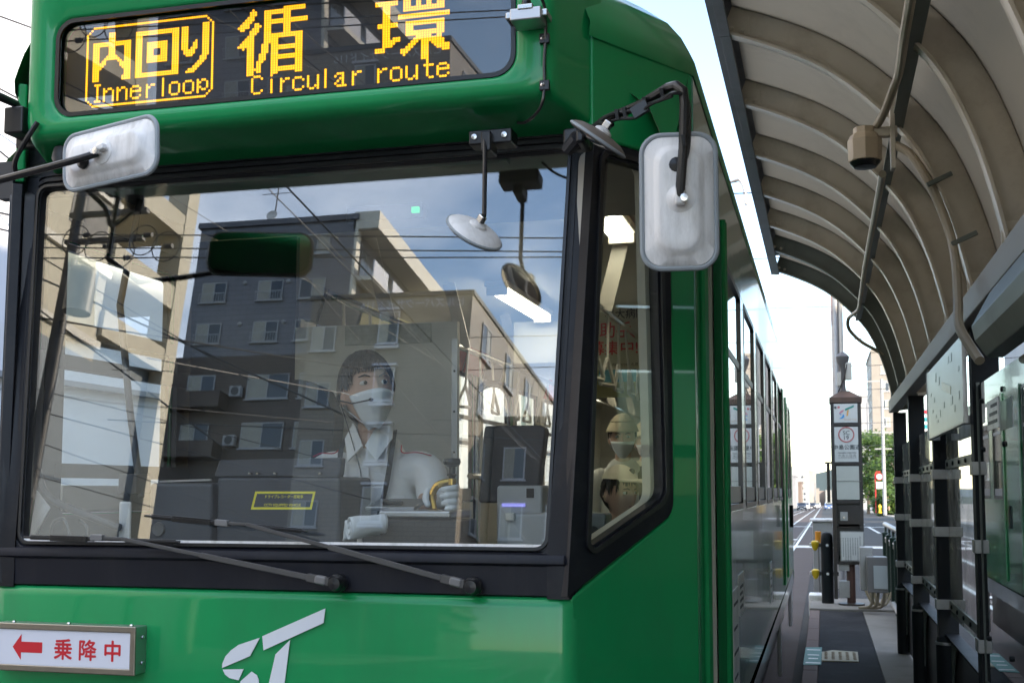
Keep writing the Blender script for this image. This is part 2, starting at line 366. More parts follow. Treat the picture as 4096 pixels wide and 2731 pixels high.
# --- corner posts between windshield and corner windows
for s in (1, -1):
    mb = MB(); k = lambda x: x if s > 0 else FL+FR-x
    secs = []
    for t in (-.118, 0, .4, .8, 1.145):
        p = ws(0, max(t, 0)); z = 1.29+t*cos(TILT) if t > 0 else 1.29+t; y = p.y if t > 0 else 2.992
        xr = FR-.008 + .062*max(0, t)/1.145; ys = YF + .005 + (.455/.537)*.10*max(0, t)/1.145
        secs.append([V((k(xr-.05), y-.006, z)), V((k(xr-.01), y-.008, z)), V((k(xr+.008), min(y, ys)-.002, z)), V((k(xr+.03), ys+.045, z)), V((k(xr+.028), ys+.10, z)), V((k(xr-.04), y+.06, z))])
    mb.strip(secs, close=True); n = len(secs[0]); mb.cap(0, n, True); mb.cap(n*4, n)
    mb.build('corner_post', M['black'], tram, sm=40)
# --- windshield: black frame, grooves, bright seal, glass
TT = 1.108; TO = 1.15
frm = [(FL+.0, -.0), (FR-.0, -.0), (FR+.058, TO), (FL-.062, TO)]
gl = rpoly([(-2.283, .015), (-.705, .015), (-.665, TT), (-2.352, TT)], .03, 5)
def wplate(mb, o, h, off, th): return mb.plate([(x, t) for x, t in o], h, V((0, 3.0, 1.29))+WSN*off, Xa, WSU, th)   # Xa x WSU = WSN direction
wf = wplate(MB(), frm, [gl], -.03, .03).build('windshield_frame', M['black'], tram, bev=.004)
for d0, d1, o, m in ((-.012, -.002, .010, 'blackp'), (-.032, -.020, .008, 'black'), (-.048, -.040, .005, 'skirt')):
    wplate(MB(), offset(gl, d0), [offset(gl, d1)], 0, o).build('rubber_seal', M[m], wf, bev=.003)
MB().bar(ws(-2.275, .0165, .003), ws(-.712, .0165, .003), .008, .004, WSN).build('seal_strip', M['white'], wf)
ws_glass = wplate(MB(), offset(gl, -.004), [], -.016, .005).build('windshield', M['ws'], tram, sm=0)
# black skirt under the windshield with a stepped upper ledge
mb = MB(); rows = []
for y, z in ((3.0, 1.292), (2.984, 1.284), (2.978, 1.272), (2.978, 1.262), (2.988, 1.254), (2.99, 1.18), (3.01, 1.174)):
    rows.append([(FL-.012, y+.02, z), (FL+.012, y, z), (FR-.012, y, z), (FR+.012, y+.02, z)])
mb.strip(rows); mb.build('black_skirt', M['skirt'], tram, sm=30)
# --- destination sign housing
Dx0, Dx1 = -2.316, -.571
mb = MB()
rings = [(Dx0, Dx1, 2.436, 2.97, .02, 3.13), (-2.245, -.645, 2.462, 2.965, .025, 2.93), (-2.236, -.653, 2.468, 2.96, .035, 2.905), (-2.226, -.664, 2.478, 2.955, .045, 2.887),
         (-2.212, -.68, 2.492, 2.945, .05, 2.881), (-2.195, -.70, 2.506, 2.93, .055, 2.88), (-2.152, -.742, 2.518, 2.828, .065, 2.882), (-2.142, -.752, 2.526, 2.82, .06, 2.889), (-2.138, -.756, 2.53, 2.817, .06, 2.905)]
mb.strip([[(x, y, z) for x, z in rrect(x0, x1, z0, z1, r, 6)] for x0, x1, z0, z1, r, y in rings], close=True)
n = len(rrect(0, 1, 0, 1, .1, 6)); mb.cap(0, n)
dome = mb.build('sign_housing', M['green'], tram, sm=42)
mb = MB(); mb.plate(rrect(-2.14, -.754, 2.528, 2.819, .06, 6), [rrect(-2.128, -.766, 2.540, 2.807, .05, 6)], (0, 2.893, 0), Xa, Za, .006)
mb.build('rubber_seal', M['blackp'], dome)
sign = MB().plate(rrect(-2.14, -.754, 2.528, 2.819, .06, 6), [], (0, 2.945, 0), Xa, Za, .005).build('led_board', mat('LED board', (.012, .012, .013), .6, var=.3, scale=200), tram)
MB().plate(rrect(-2.139, -.755, 2.529, 2.818, .06, 6), [], (0, 2.904, 0), Xa, Za, .004).build('sign_glass', glass('sign glass', .06, (.93, .93, .93)), dome, sm=0)
# --- LED lettering, drawn dot by dot
ON = set()
def R(x0, y0, x1, y1):
    for x in range(x0, x1+1):
        for y in range(y0, y1+1): ON.add((x+OX, y+OY))
def D(cols):            # {column: (row0, row1)}
    for c, (a, b) in cols.items(): R(c, a, c, b)
# 内
OX, OY = 0, 0
R(0,4,2,20); R(14,4,16,20); R(0,4,16,5); R(7,0,9,9); R(6,10,10,11); D({13:(19,20), 5:(11,13), 4:(12,14), 3:(13,15), 11:(11,12), 12:(12,14), 13:(13,15)}); R(13,19,13,20)
# 回
OX = 19; R(0,1,18,2); R(0,1,2,20); R(16,1,18,20); R(0,19,18,20); R(5,6,13,7); R(5,6,7,14); R(11,6,13,14); R(5,13,13,14); R(8,8,10,8); R(8,12,10,12)
# り
OX = 39; R(0,1,2,10); D({1:(10,12), 2:(10,13), 3:(11,13), 4:(10,13), 5:(8,12), 6:(7,10)}); R(9,0,11,13); D({8:(14,17), 9:(13,16), 10:(13,15), 7:(16,18), 6:(17,19), 5:(18,20), 4:(19,20), 3:(19,20), 2:(20,20)})
# rounded box
OX, OY = 0, 0
R(0,-3,49,-3); R(0,31,49,31); R(-3,0,-3,28); R(52,0,52,28)
for a in (1, 2):
    for p in ((-3+a, 0-a), (52-a, -a), (-3+a, 28+a), (52-a, 28+a)): ON.add(p)
F57 = {'I': ["###"," # "," # "," # "," # "," # "," # ","###"], 'n': ["","","#  # ","# ## ".replace("# ## ","# ## "),"##  #","#   #","#   #","#   #"], 'e': ["",""," ### ","#   #","#####","#    ","#   #"," ### "],
 'r': ["","","# ## ","##   ","#    ","#    ","#    ","#    "], 'l': ["#","#","#","#","#","#","#","#"], 'o': ["",""," ### ","#   #","#   #","#   #","#   #"," ### "],
 'p': ["","","# ## ","##  #","#   #","##  #","# ## ","#    "], 'C': [" ### ","#   #","#    ","#    ","#    ","#    ","#   #"," ### "], 'i': ["#","","#","#","#","#","#","#"],
 'c': ["",""," ### ","#   #","#    ","#    ","#   #"," ### "], 'u': ["","","#   #","#   #","#   #","#   #","#  ##"," ## #"], 'a': ["",""," ### ","#  # ","  ## "," # # ","#  # "," ####"], 't': [" #  "," #  ","####"," #  "," #  "," #  "," #  ","  ##"]}
F57['n'] = ["","","# ## ","##  #","#   #","#   #","#   #","#   #"]
def txt(s, xs, y):
    for ch, x in zip(s, xs):
        for j, row in enumerate(F57[ch]):
            for i, c in enumerate(row):
                if c == '#': ON.add((x+i+OX, y+j+OY))
txt('Innerloop', (1,5,11,17,24,31,34,40,46), 22)
# 循 and 環 share the same grid, 63 columns to the right
OX, OY = 63, -3
R(11,1,18,2); R(19,0,21,11); R(19,0,27,1); R(11,1,13,14); R(11,5,21,6); R(22,5,28,6); R(14,11,26,12); R(14,11,16,27); R(24,11,26,27); R(17,16,23,17); R(17,20,23,21); R(17,25,23,26)
D({0:(7,7), 1:(6,8), 2:(5,8), 3:(4,7), 4:(3,7), 5:(1,5), 6:(0,4), 7:(1,2)})
for c, a, b in ((10,15,19),(11,14,20),(12,14,18),(9,19,23),(10,19,22),(8,22,26),(9,23,26),(7,25,25),(11,20,21)): R(c, a, c, b)
for c, a, b in ((9,7,7),(8,6,9),(7,6,10),(6,8,27),(5,9,27),(4,11,27),(3,12,15),(2,13,16),(1,14,15),(0,15,15)): R(c, a, c, b)
OX = 119
R(0,3,8,4); R(3,3,5,21); R(1,12,8,13); R(0,22,3,23); R(6,19,7,20); R(7,18,9,19); R(5,20,6,21)
R(11,0,13,7); R(24,0,26,7); R(11,6,26,7); R(16,0,17,7); R(20,0,21,7); R(11,0,26,1); R(9,9,28,10)
R(12,12,26,13); R(12,12,14,17); R(24,12,26,17); R(12,16,25,17); R(18,16,20,27)
for c, a, b in ((17,17,19),(16,18,20),(15,19,21),(14,20,22),(13,21,23),(12,22,24),(11,23,25),(10,23,24),(21,18,20),(22,19,21),(23,19,22),(24,18,23),(25,17,23),(26,20,24),(27,22,24),(28,22,24)): R(c, a, c, b)
OX = 63; txt('Circularroute', (6,14,18,23,29,36,40,47,57,62,68,75,80), 28)
x0, dx = -2.046, .00743
led = MB(); zt, dz = 2.783, .0069
for c, r in sorted(ON):
    X = x0+c*dx; Z = zt-r*dz
    if Z > 2.812: continue
    b = len(led.v); rr = .0040
    led.v += [V((X+rr*cos(k*pi/3), 2.9375, Z+rr*sin(k*pi/3))) for k in range(6)] + [V((X, 2.9355, Z))]
    led.f += [(b+6, b+k, b+(k+1) % 6) for k in range(6)]
led.build('led_lettering', mat('amber LED', (.9, .45, .0), .5, emit=(1, .44, .003), es=.55), sign, sm=0)
# --- side walls
WIN = [(4.56+1.06*i, 5.40+1.06*i) for i in range(6)] + [(11.95, 12.55), (12.8, 13.4)]
WINL = [(3.60, 4.34)] + [(4.66+1.06*i, 5.52+1.06*i) for i in range(8)]
def side(x, wins, door, s):
    holes = [rrect(a, b, 1.37, 2.34, .035, 4) for a, b in wins] + [[(a, .50), (b, .50), (b, 2.42), (a, 2.42)] for a, b in door]
    mb = MB(); mb.plate([(YC, .56), (YE, .56), (YE, EAVE), (YC, EAVE)], holes, (x-.03 if s > 0 else x, 0, 0), Ya, Za, .03)
    p = mb.build('side_panel', M['sidegreen'], tram, bev=.004)
    h2 = [rrect(a-.005, b+.005, 1.365, 2.345, .03, 4) for a, b in wins] + holes[len(wins):]; ys_ = YC+.05
    if s < 0:
        MB().plate([(ys_, .56), (4.5, .56), (4.5, 2.6), (ys_, 2.6)], h2[:1], (x+.035, 0, 0), Ya, Za, .02).build('cab_lining', M['dark'], tram); h2 = h2[1:]; ys_ = 4.505
    mb = MB(); mb.plate([(ys_, .56), (YE, .56), (YE, 2.6), (ys_, 2.6)], h2, (x-.055 if s > 0 else x+.035, 0, 0), Ya, Za, .02)
    mb.build('inner_lining', M['cream'], tram)
    for a, b in wins:
        xo = x+.002 if s > 0 else x-.002; dx = -.022 if s > 0 else .022
        mb = MB(); mb.plate(rrect(a+.001, b-.001, 1.371, 2.339, .034, 4), [rrect(a+.025, b-.025, 1.395, 2.315, .02, 4)], (min(xo, xo+dx), 0, 0), Ya, Za, abs(dx))
        fr = mb.build('window_frame', M['blackp'], tram)
        g = MB(); g.box(xo+dx*.55-.002, xo+dx*.55+.002, a+.024, b-.024, 1.394, 2.316); gl_ = g.build('window_pane', M['qglass'], tram, sm=0)
        MB().box(xo+dx*.75-.010, xo+dx*.75+.010, a+.02, b-.02, 1.99, 2.022).build('sash_bar', M['alu'], fr, bev=.002)
        MB().box(xo+dx*.75-.011, xo+dx*.75+.009, a+.05, b-.02, 1.40, 1.47).build('sash_rail', M['alu'], fr, bev=.002)
        if s < 0:
            MB().box(xo+.03, xo+.04, a+.02, b-.02, 1.38, 1.41).build('sill', M['alu'], fr)
    return p
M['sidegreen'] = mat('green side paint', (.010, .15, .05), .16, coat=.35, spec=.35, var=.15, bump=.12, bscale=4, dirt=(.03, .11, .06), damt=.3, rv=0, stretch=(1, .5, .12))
M['skirtgrey'] = mat('grey skirt paint', (.33, .34, .34), .35, coat=.5, var=.1, dirt=(.2, .19, .17))
side(XR, WIN, [(3.66, 4.38)], 1); side(XL, WINL, [], -1)
# folding front door in its recess
for k in range(2):
    y0 = 3.665+.36*k; mb = MB(); mb.plate([(y0, .50), (y0+.352, .50), (y0+.352, 2.415), (y0, 2.415)], [rrect(y0+.09, y0+.27, .8, 2.28, .03)], (XR-.075, 0, 0), Ya, Za, .028)
    d = mb.build('door_leaf', M['green'], tram, bev=.006)
    MB().box(XR-.062, XR-.058, y0+.085, y0+.275, .79, 2.29).build('door_window', M['qglass'], d, sm=0)
    MB().box(XR-.05, XR-.028, y0-.004, y0+.03, .5, 2.41).build('rubber_edge', M['black'], d, bev=.004)
for y in (3.60, 3.645, 4.40, 4.45): MB().tube([(XR+.004, y, .52), (XR+.004, y, 2.46)], .013, 8).build('door_rail', M['green'], tram)
# rear door post that stands proud of the side
for b_ in ((XR, XR+.015, 10.75, 10.83, .62, 2.36), (XR, XR+.012, 11.75, 11.8, .62, 2.36)): MB().box(*b_).build('rear_door_post', M['green'], tram, bev=.005)
MB().tube([(XR+.06, 11.1, 1.12), (XR+.06, 11.1, 1.32)], .018, 8).build('door_handle', M['blackp'], tram)
# skirt and underframe
for x, s in ((XR, 1), (XL, -1)): MB().box(min(x-.004*s, x-.03*s), max(x-.004*s, x-.03*s), 5.6, YE, .40, .557).build('side_skirt', M['skirtgrey'], tram, bev=.005)
for b_ in ((XR-.04, XR-.01, 9.9, 10.1, -.05, .40), (XR-.06, XR-.02, 13.6, YE, -.05, .40), (XR-.05, XR-.012, 3.5, 4.6, .1, .555)): MB().box(*b_).build('step_cover', M['skirtgrey'], tram, bev=.01)
mb = MB(); mb.box(XL+.1, XR-.12, 3.3, YE-.1, .02, .48); mb.build('underframe', M['blackp'], tram)
for yb in (5.6, 11.0):
    for dy in (0, 1.4):
        for x in (XC-.56, XC+.56):
            MB().lathe([(.05, -.06), (.33, -.06), (.33, -.03), (.30, -.03), (.29, .04), (.08, .06), (.05, .06)], (x, yb+dy, .13), (1, 0, 0), 28).build('wheel', M['steel'], tram)
# roof with rounded shoulders
prof = [(XR-.0, EAVE-.02), (XR+.004, EAVE+.02), (XR-.012, 2.755), (XR-.035, 2.80), (XR-.075, 2.85), (XR-.15, 2.905), (XR-.32, 2.96), (XR-.7, 3.02), (XC, 3.04)]
prof = prof + [(2*XC-x, z) for x, z in prof[-2::-1]]
mb = MB()
def sec(y, k, drop): return [(XC+(x-XC)*k, y, EAVE-.02+(z-EAVE+.02)*(1-drop)) for x, z in prof]
n = len(prof)
R_ = [sec(3.05, .792, .012), sec(3.12, .829, .006), sec(YC, 1.002, 0), sec(YE, 1, 0), sec(YE+.4, .8, .05)]
for a, b, nm, m in ((0, 6, 'roof_shoulder', 'green'), (5, n-5, 'roof', 'skirtgrey'), (n-6, n, 'roof_shoulder', 'green')):
    MB().strip([r[a:b] for r in R_]).build(nm, M[m], tram, sm=40)
mb = MB(); mb.box(XC-.7, XC+.7, 6.2, 8.2, 3.03, 3.3); mb.build('roof_equipment', M['skirtgrey'], tram, bev=.03)
# rear end
mb = MB(); mb.strip([[(XL, YE, z), (XL+.3, YE+.45, z), (XR-.3, YE+.45, z), (XR, YE, z)] for z in (.45, EAVE+.02)]); mb.build('rear_panel', M['green'], tram, sm=20)
# interior shell
mb = MB(); mb.box(XL+.06, XR-.06, 3.2, YE, .50, .55); mb.build('tram_floor', M['dark'], tram)
M['ceil'] = mat('cream ceiling', (.45, .41, .32), .5, var=.08)
mb = MB(); cp = [(XR-.06, 2.42), (XR-.10, 2.52), (XR-.22, 2.62), (XR-.45, 2.66), (XC, 2.68)]; cp = cp+[(2*XC-x, z) for x, z in cp[-2::-1]]
mb.strip([[(x, 3.2, z) for x, z in cp], [(x, YE, z) for x, z in cp]]); mb.build('ceiling', M['ceil'], tram, sm=40)
MB().box(XL+.2, XR-.2, 3.16, 4.40, 2.50, 2.56).box(XL+.1, XR-.5, 3.16, 3.2, 2.38, 2.5).build('cab_dimming_panel', M['dark'], tram)  # dark panel and header added under the ceiling to dim the cab
mb = MB(); mb.box(XL+.05, XR-.05, YE-.05, YE, .55, 2.6); mb.build('rear_bulkhead', M['cream'], tram)
# ================================================================ fittings on the tram's front
def P(px, py, Y): return at(px, py, Y=Y)
# wipers
def wiper(pivot, knee, tipa, clip, b0, b1):
    Yp = 2.945; pv = P(*pivot, Yp); kn = P(*knee, Yp); ta = P(*tipa, Yp); cl = P(*clip, Yp); B0 = P(*b0, Yp+.012); B1 = P(*b1, Yp+.012)
    mb = MB(); d = (kn-pv).normalized()
    mb.bar(pv+d*.02, pv+d*.085, .022, .018, (0,-1,0)); mb.bar(pv+d*.08, kn, .011, .009, (0,-1,0)); mb.bar(pv+d*.085, pv+(kn-pv)*.62, .015, .012, (0,-1,0)); mb.bar(kn, ta, .009, .008, (0,-1,0))
    a = mb.build('wiper_arm', M['wiper'], tram, bev=.002)
    MB().bar(pv+d*.028, pv+d*.062, .024, .022, (0,-1,0)).build('arm_cap', M['capgrey'], a, bev=.006)
    MB().lathe([(.0, -.022), (.017, -.02), (.019, -.006), (.024, .0), (.024, .02), (.012, .045)], pv+V((.0, 0, 0)), (0, 1, 0), 16).build('pivot', M['blackp'], a)
    u = (B1-B0).normalized(); m2 = MB()
    m2.bar(B0, B1, .006, .016, (0,-1,0)); m2.bar(B0+u*.02, B0+(B1-B0)*.46, .013, .007, (0,-1,0)); m2.bar(B0+(B1-B0)*.66, B1-u*.012, .012, .007, (0,-1,0)); m2.bar(B0+(B1-B0)*.18+V((0,-.006,0)), B0+(B1-B0)*.42+V((0,-.006,0)), .017, .006, (0,-1,0))
    b = m2.build('wiper_blade', M['blackp'], tram, bev=.0015)
    m3 = MB(); m3.obox((ta+cl)/2, u*.02, (0,-.009,0), (0,0,.009)); m3.build('blade_clip', M['capgrey'], b, bev=.003)
    m4 = MB()
    for k in range(4): c = B0+(B1-B0)*(.215+.05*k)+V((0, -.0095, .0)); m4.obox(c, u*.014, (0,.001,0), (0,0,.0025))
    m4.build('blade_slot', M['blackp'], b, sm=0)
M['wiper'] = mat('dusty wiper', (.07, .066, .062), .5, var=.2); M['capgrey'] = mat('grey plastic', (.17, .165, .16), .4, var=.15)
wiper((1346,2331), (487,2154), (408,2150), (372,2148), (99,2147), (717,2166))
wiper((1888,2344), (986,2096), (912,2092), (866,2089), (582,2062), (1223,2123))
# rectangular mirrors
def mirror_head(c, wv, hv, w_, h_, r, name='side_mirror'):
    U = V(wv).normalized(); Wd = V(hv); Wd = (Wd-U*Wd.dot(U)).normalized(); N = U.cross(Wd)   # N points to the viewer's side (back of the mirror)
    if N.y > 0: N = -N
    def ring(i, h, rr): return [V(c)+U*x+Wd*y+N*h for x, y in rrect(-w_/2+i, w_/2-i, -h_/2+i, h_/2-i, rr, 6)]
    mb = MB(); mb.strip([ring(.002, -.012, r), ring(.006, .002, r-.004), ring(.024, .007, r-.006), ring(.030, .012, r-.002), ring(.038, .021, r-.006), ring(.044, .0235, r-.012), ring(.062, .024, r-.03)], close=True)
    n = len(ring(0, 0, r)); mb.cap(n*6, n); b = mb.build(name, M['white'], tram, sm=60)
    MB().tube(ring(.0, -.002, r), .0065, 8, closed=True).build('mirror_rim', M['gasket'], b)
    m2 = MB(); q = ring(.004, -.009, r); m2.add(q+[p-N*.004 for p in q], [tuple(range(n)), tuple(range(2*n-1, n-1, -1))]+[(i, (i+1) % n, n+(i+1) % n, n+i) for i in range(n)]); m2.build('mirror_glass', M['mirror'], b, sm=0)
    return b, N, U, Wd
def boss(c, N, par, r=.028):
    MB().lathe([(r*1.25, 0), (r*1.2, .004), (r*.7, .009), (r*.5, .016), (.0, .018)], c, N, 18).build('ball_boss', M['white'], par)
    MB().lathe([(.006, .006), (.006, .03), (.009, .03), (.009, .038), (0, .039)], V(c)+V((.008, 0, -.006)), N, 8).build('clamp_bolt', M['steel'], par)
cR = at(2716, 805, Y=2.72); bR, NR, UR, WR = mirror_head(cR, (1, .12, 0), (.01, 0, 1), .172, .318, .045)
bc = at(2722, 795, Y=2.70); boss(bc, NR, bR)
MB().bar(bc+NR*.02+V((0,0,-.02)), bc+NR*.02+V((0,0,.028)), .024, .02, (0,-1,0)).build('clamp', M['white'], bR, bev=.006)
MB().lathe([(.019, 0), (.017, .008), (0, .012)], at(2706, 660, Y=2.70), NR, 14).build('rubber_plug', M['blackp'], bR)
a0 = V((-.575, 2.90, 2.355)); pts = [a0, at(2420, 480, Y=2.85), at(2560, 420, Y=2.78), at(2670, 352, Y=2.71), at(2705, 342, Y=2.69), at(2733, 362, Y=2.68), at(2738, 420, Y=2.68), at(2733, 600, Y=2.68), at(2722, 745, Y=2.675), bc+NR*.02]
MB().tube(pts, .0115, 10).build('mirror_arm', M['blackp'], tram)
cab = MB()
cab.tube(bez([a0+V((0,-.02,.01)), at(2370, 515, Y=2.84), at(2440, 462, Y=2.81), at(2520, 445, Y=2.78), at(2580, 422, Y=2.75), at(2640, 400, Y=2.70), at(2700, 372, Y=2.665), at(2750, 400, Y=2.685), at(2757, 520, Y=2.69), at(2752, 600, Y=2.69), at(2735, 650, Y=2.70), at(2710, 662, Y=2.705)], 6), .0045, 7)
cab.tube(bez([a0, at(2400, 508, Y=2.83), at(2470, 478, Y=2.80), at(2545, 470, Y=2.76), at(2600, 420, Y=2.72), at(2690, 385, Y=2.67)], 6), .004, 7)
for q in ((2470, 458, 2.80), (2500, 450, 2.79), (2580, 410, 2.75), (2650, 375, 2.71), (2735, 560, 2.672)): cab.obox(at(q[0], q[1], Y=q[2]), (.004,.001,0), (0,.012,.004), (-.002,0,.013))
cab.obox(at(2560, 440, Y=2.74), (.018,0,.01), (0,.008,0), (-.006,0,.012))
cab.build('mirror_cable', M['blackp'], tram)
MB().box(-.645, -.57, 2.96, 3.0, 2.34, 2.40).box(-.595, -.572, 2.885, 2.965, 2.335, 2.385).build('mirror_bracket', M['blackp'], tram, bev=.008)
cL = at(438, 616, Y=2.69); bL, NL, UL, WL = mirror_head(cL, (.331, -.084, .012), (-.03, 0, 1), .345, .152, .042)
bl = cL+NL*.022+UL*.0; boss(bl, NL, bL)
MB().bar(bl+NL*.02-UL*.02-V((0,0,.006)), bl+NL*.02+UL*.03+V((0,0,.006)), .018, .018).build('clamp', M['white'], bL, bev=.005)
MB().lathe([(.019, 0), (.017, .008), (0, .012)], at(335, 650, Y=2.68), NL, 14).build('rubber_plug', M['blackp'], bL)
pts = [V((-2.28, 2.98, 2.52)), at(60, 415, Y=2.90), at(0, 388, Y=2.85), at(-120, 350, Y=2.78), at(-200, 420, Y=2.74), at(-210, 700, Y=2.74), at(-160, 765, Y=2.68), at(0, 720, Y=2.66), at(200, 668, Y=2.65), at(330, 632, Y=2.65), at(395, 612, Y=2.655)]
MB().tube(pts, [.013]*4+[.010]*7, 10).build('mirror_arm', M['blackp'], tram)
MB().box(-2.30, -2.235, 2.875, 2.98, 2.49, 2.57).box(-2.32, -2.22, 2.955, 2.985, 2.47, 2.585).build('mirror_bracket', M['blackp'], tram, bev=.006)
MB().tube(bez([at(150, 490, Y=2.87), at(105, 560, Y=2.86), at(62, 640, Y=2.87), at(70, 690, Y=2.9), at(150, 670, Y=2.97), at(200, 655, Y=3.1)], 8), .008, 8).build('mirror_cable', M['blackp'], tram)
MB().lathe([(.03, -.02), (.03, .01), (.018, .03), (0, .032)], V((-2.15, 2.95, 2.43)), (0, -.3, -1), 14).build('soffit_lamp', M['dark'], tram)
# round mirrors
def round_mirror(c, N, r, m):
    N = V(N).normalized(); mb = MB(); mb.lathe([(r-.004, -.006), (r, -.002), (r, .004), (r-.006, .009), (r*.72, .016), (r*.3, .021), (0, .022)], c, N, 36)
    b = mb.build('round_mirror', m, tram, sm=50); MB().lathe([(r*.97, -.007), (r*.6, -.012), (0, -.015)], c, N, 36).build('mirror_glass', M['mirror'], b)
    MB().tube([V(c)+(N.orthogonal().normalized()*cos(k*pi/18)+N.cross(N.orthogonal()).normalized()*sin(k*pi/18))*r for k in range(36)], .0045, 6, True).build('mirror_rim', M['gasket'], b)
    bo = V(c)+N*.02; MB().lathe([(.024, 0), (.022, .006), (.012, .012), (0, .014)], bo, N, 16).build('ball_boss', M['white'], b)
    MB().bar(bo+N*.01, bo+N*.032, .016, .022).build('clamp', M['steel'], b, bev=.004)
    return b, bo+N*.03
cA = at(1897, 930, Y=2.86); bA, eA = round_mirror(cA, (.56, -.36, .72), .076, M['white'])
rod = at(1940, 600, Y=2.925); MB().tube(bez([V((rod.x, 2.99, 2.37)), at(1940, 540, Y=2.945), at(1940, 600, Y=2.93)], 4)+[at(1937, 860, Y=2.92), at(1932, 885, Y=2.90), at(1915, 898, Y=2.87), eA], .0065, 8).build('mirror_arm', M['blackp'], tram)
MB().box(rod.x-.055, rod.x+.065, 2.955, 3.02, 2.372, 2.412).box(rod.x-.014, rod.x+.014, 2.93, 3.0, 2.345, 2.40).build('mirror_bracket', M['blackp'], tram, bev=.005)
for dx in (-.038, .045): MB().lathe([(.008, 0), (.008, .005), (0, .006)], (rod.x+dx, 2.954, 2.392), (0,-1,0), 8).build('bracket_bolt', M['steel'], tram)
M['tan'] = mat('weathered tan plastic', (.15, .12, .095), .5, var=.15, dirt=(.15, .11, .07), dscale=9)
cB = at(2392, 558, Y=2.80); bB, eB = round_mirror(cB, (.60, -.12, .79), .078, M['tan'])
MB().tube([eB, at(2450, 500, Y=2.79), at(2400, 495, Y=2.82), a0], .006, 8).build('mirror_arm', M['blackp'], tram)
MB().tube([at(2270, 600, Y=2.95), at(2310, 550, Y=2.92)], [.018, .02], 10).build('rubber_plug', M['dark'], tram)
# small camera box with its cable on the sign housing
c = at(2112, 72, Y=2.83); mb = MB(); mb.box(c.x-.041, c.x+.041, 2.80, 2.875, c.z-.016, c.z+.016); o = mb.build('front_camera', M['alu'], tram, bev=.004)
MB().box(c.x-.02, c.x+.02, 2.797, 2.87, c.z+.010, c.z+.024).box(c.x-.056, c.x-.038, 2.815, 2.87, c.z-.004, c.z+.014).box(c.x+.038, c.x+.054, 2.815, 2.87, c.z-.004, c.z+.014).build('camera_clip', M['steel'], o, bev=.003)
MB().lathe([(.012, -.012), (.014, 0), (.010, .016), (.006, .02)], (c.x-.004, 2.83, c.z+.035), (0, 0, 1), 12).build('camera_plug', M['blackp'], o)
MB().tube(bez([(c.x+.0, 2.83, c.z+.055), (c.x+.03, 2.835, c.z+.052), at(2180, 40, Y=2.85), at(2182, 150, Y=2.871), at(2177, 250, Y=2.873), at(2178, 345, Y=2.873), at(2168, 415, Y=2.875), at(2140, 460, Y=2.91), at(2100, 490, Y=2.96), at(2072, 492, Y=3.0)], 8), .0042, 8).build('camera_cable', M['blackp'], tram)
for q in ((2178, 155), (2178, 342)):
    p = at(*q, Y=2.872); MB().box(p.x-.013, p.x+.013, 2.868, 2.88, p.z-.013, p.z+.013).build('cable_clip', M['blackp'], tram, bev=.002); MB().lathe([(.006, 0), (0, .004)], (p.x-.004, 2.867, p.z), (0,-1,0), 8).build('clip_screw', M['steel'], tram)
# logo on the green panel
M['logo'] = mat('white vinyl', (.72, .74, .77), .45, var=.02)
for pts in ([(1052,2542),(1304,2431),(1297,2489),(1057,2598)], [(1163,2557),(1141,2731),(1128,2830),(1066,2830),(1078,2731),(1105,2614)],
            [(1042,2548),(1003,2621),(891,2669),(893,2650),(905,2622),(928,2597),(958,2576)], [(894,2675),(978,2673),(957,2718),(921,2709),(903,2695)], [(1009,2683),(1030,2697),(1038,2716),(1040,2745),(1030,2790),(980,2830),(900,2850),(960,2790),(958,2745),(965,2722)]):
    q = [at(x, y, Y=YF-.003) for x, y in pts]; MB().plate([(p.x, p.z) for p in q], [], (0, YF-.0062, 0), Xa, Za, .0015).build('logo_stroke', M['logo'], front, sm=0)
# lit boarding sign box
p0 = at(2, 2490, Y=2.925); x0s, x1s = -2.315, at(541, 2500, Y=2.925).x; z1s = at(541, 2512, Y=2.925).z; z0s = at(541, 2702, Y=2.925).z; z1s = (z1s+at(2, 2487, Y=2.925).z)/2; z0s = (z0s+at(2, 2674, Y=2.925).z)/2
mb = MB(); mb.box(x0s, x1s, 2.932, YF+.002, z0s, z1s); bx = mb.build('boarding_sign', M['steel2'] if 'steel2' in M else M['alu'], tram, bev=.003)
fw = .016; mb = MB(); mb.plate([(x0s-.002, z0s-.002), (x1s+.002, z0s-.002), (x1s+.002, z1s+.002), (x0s-.002, z1s+.002)], [[(x0s+fw, z0s+fw), (x1s-fw, z0s+fw), (x1s-fw, z1s-fw), (x0s+fw, z1s-fw)]], (0, 2.931, 0), Xa, Za, .007)
mb.build('sign_frame', mat('bronze frame', (.36, .33, .28), .35, 1, var=.12, scale=30), bx, bev=.003)
pan = MB().box(x0s+fw-.001, x1s-fw+.001, 2.9285, 2.932, z0s+fw-.001, z1s-fw+.001).build('sign_face', mat('white sign face', (.72, .72, .78), .35, var=.02), bx, sm=0)
zc = (z0s+z1s)/2; p = at(390, 2590, Y=2.925)
mb = MB()
for ch, px, w_ in (('乗', 251, .056), ('降', 350, .056), ('中', 449, .056)):
    q = at(px, 2597, Y=2.927); mb.join(fit(ch, (q.x, 2.9282, zc-.002), Xa, Za, height=w_, bold=.022, th=0))
q0 = at(50, 2580, Y=2.927).x; q1 = at(168, 2580, Y=2.927).x
mb.plate([(q0, 0), (q0+.028, .036), (q0+.028, .015), (q1, .015), (q1, -.015), (q0+.028, -.015), (q0+.028, -.036)], [], (0, 2.9284, zc), Xa, Za, .0006)
mb.build('sign_lettering', M['red'], bx, sm=0)
mb = MB()
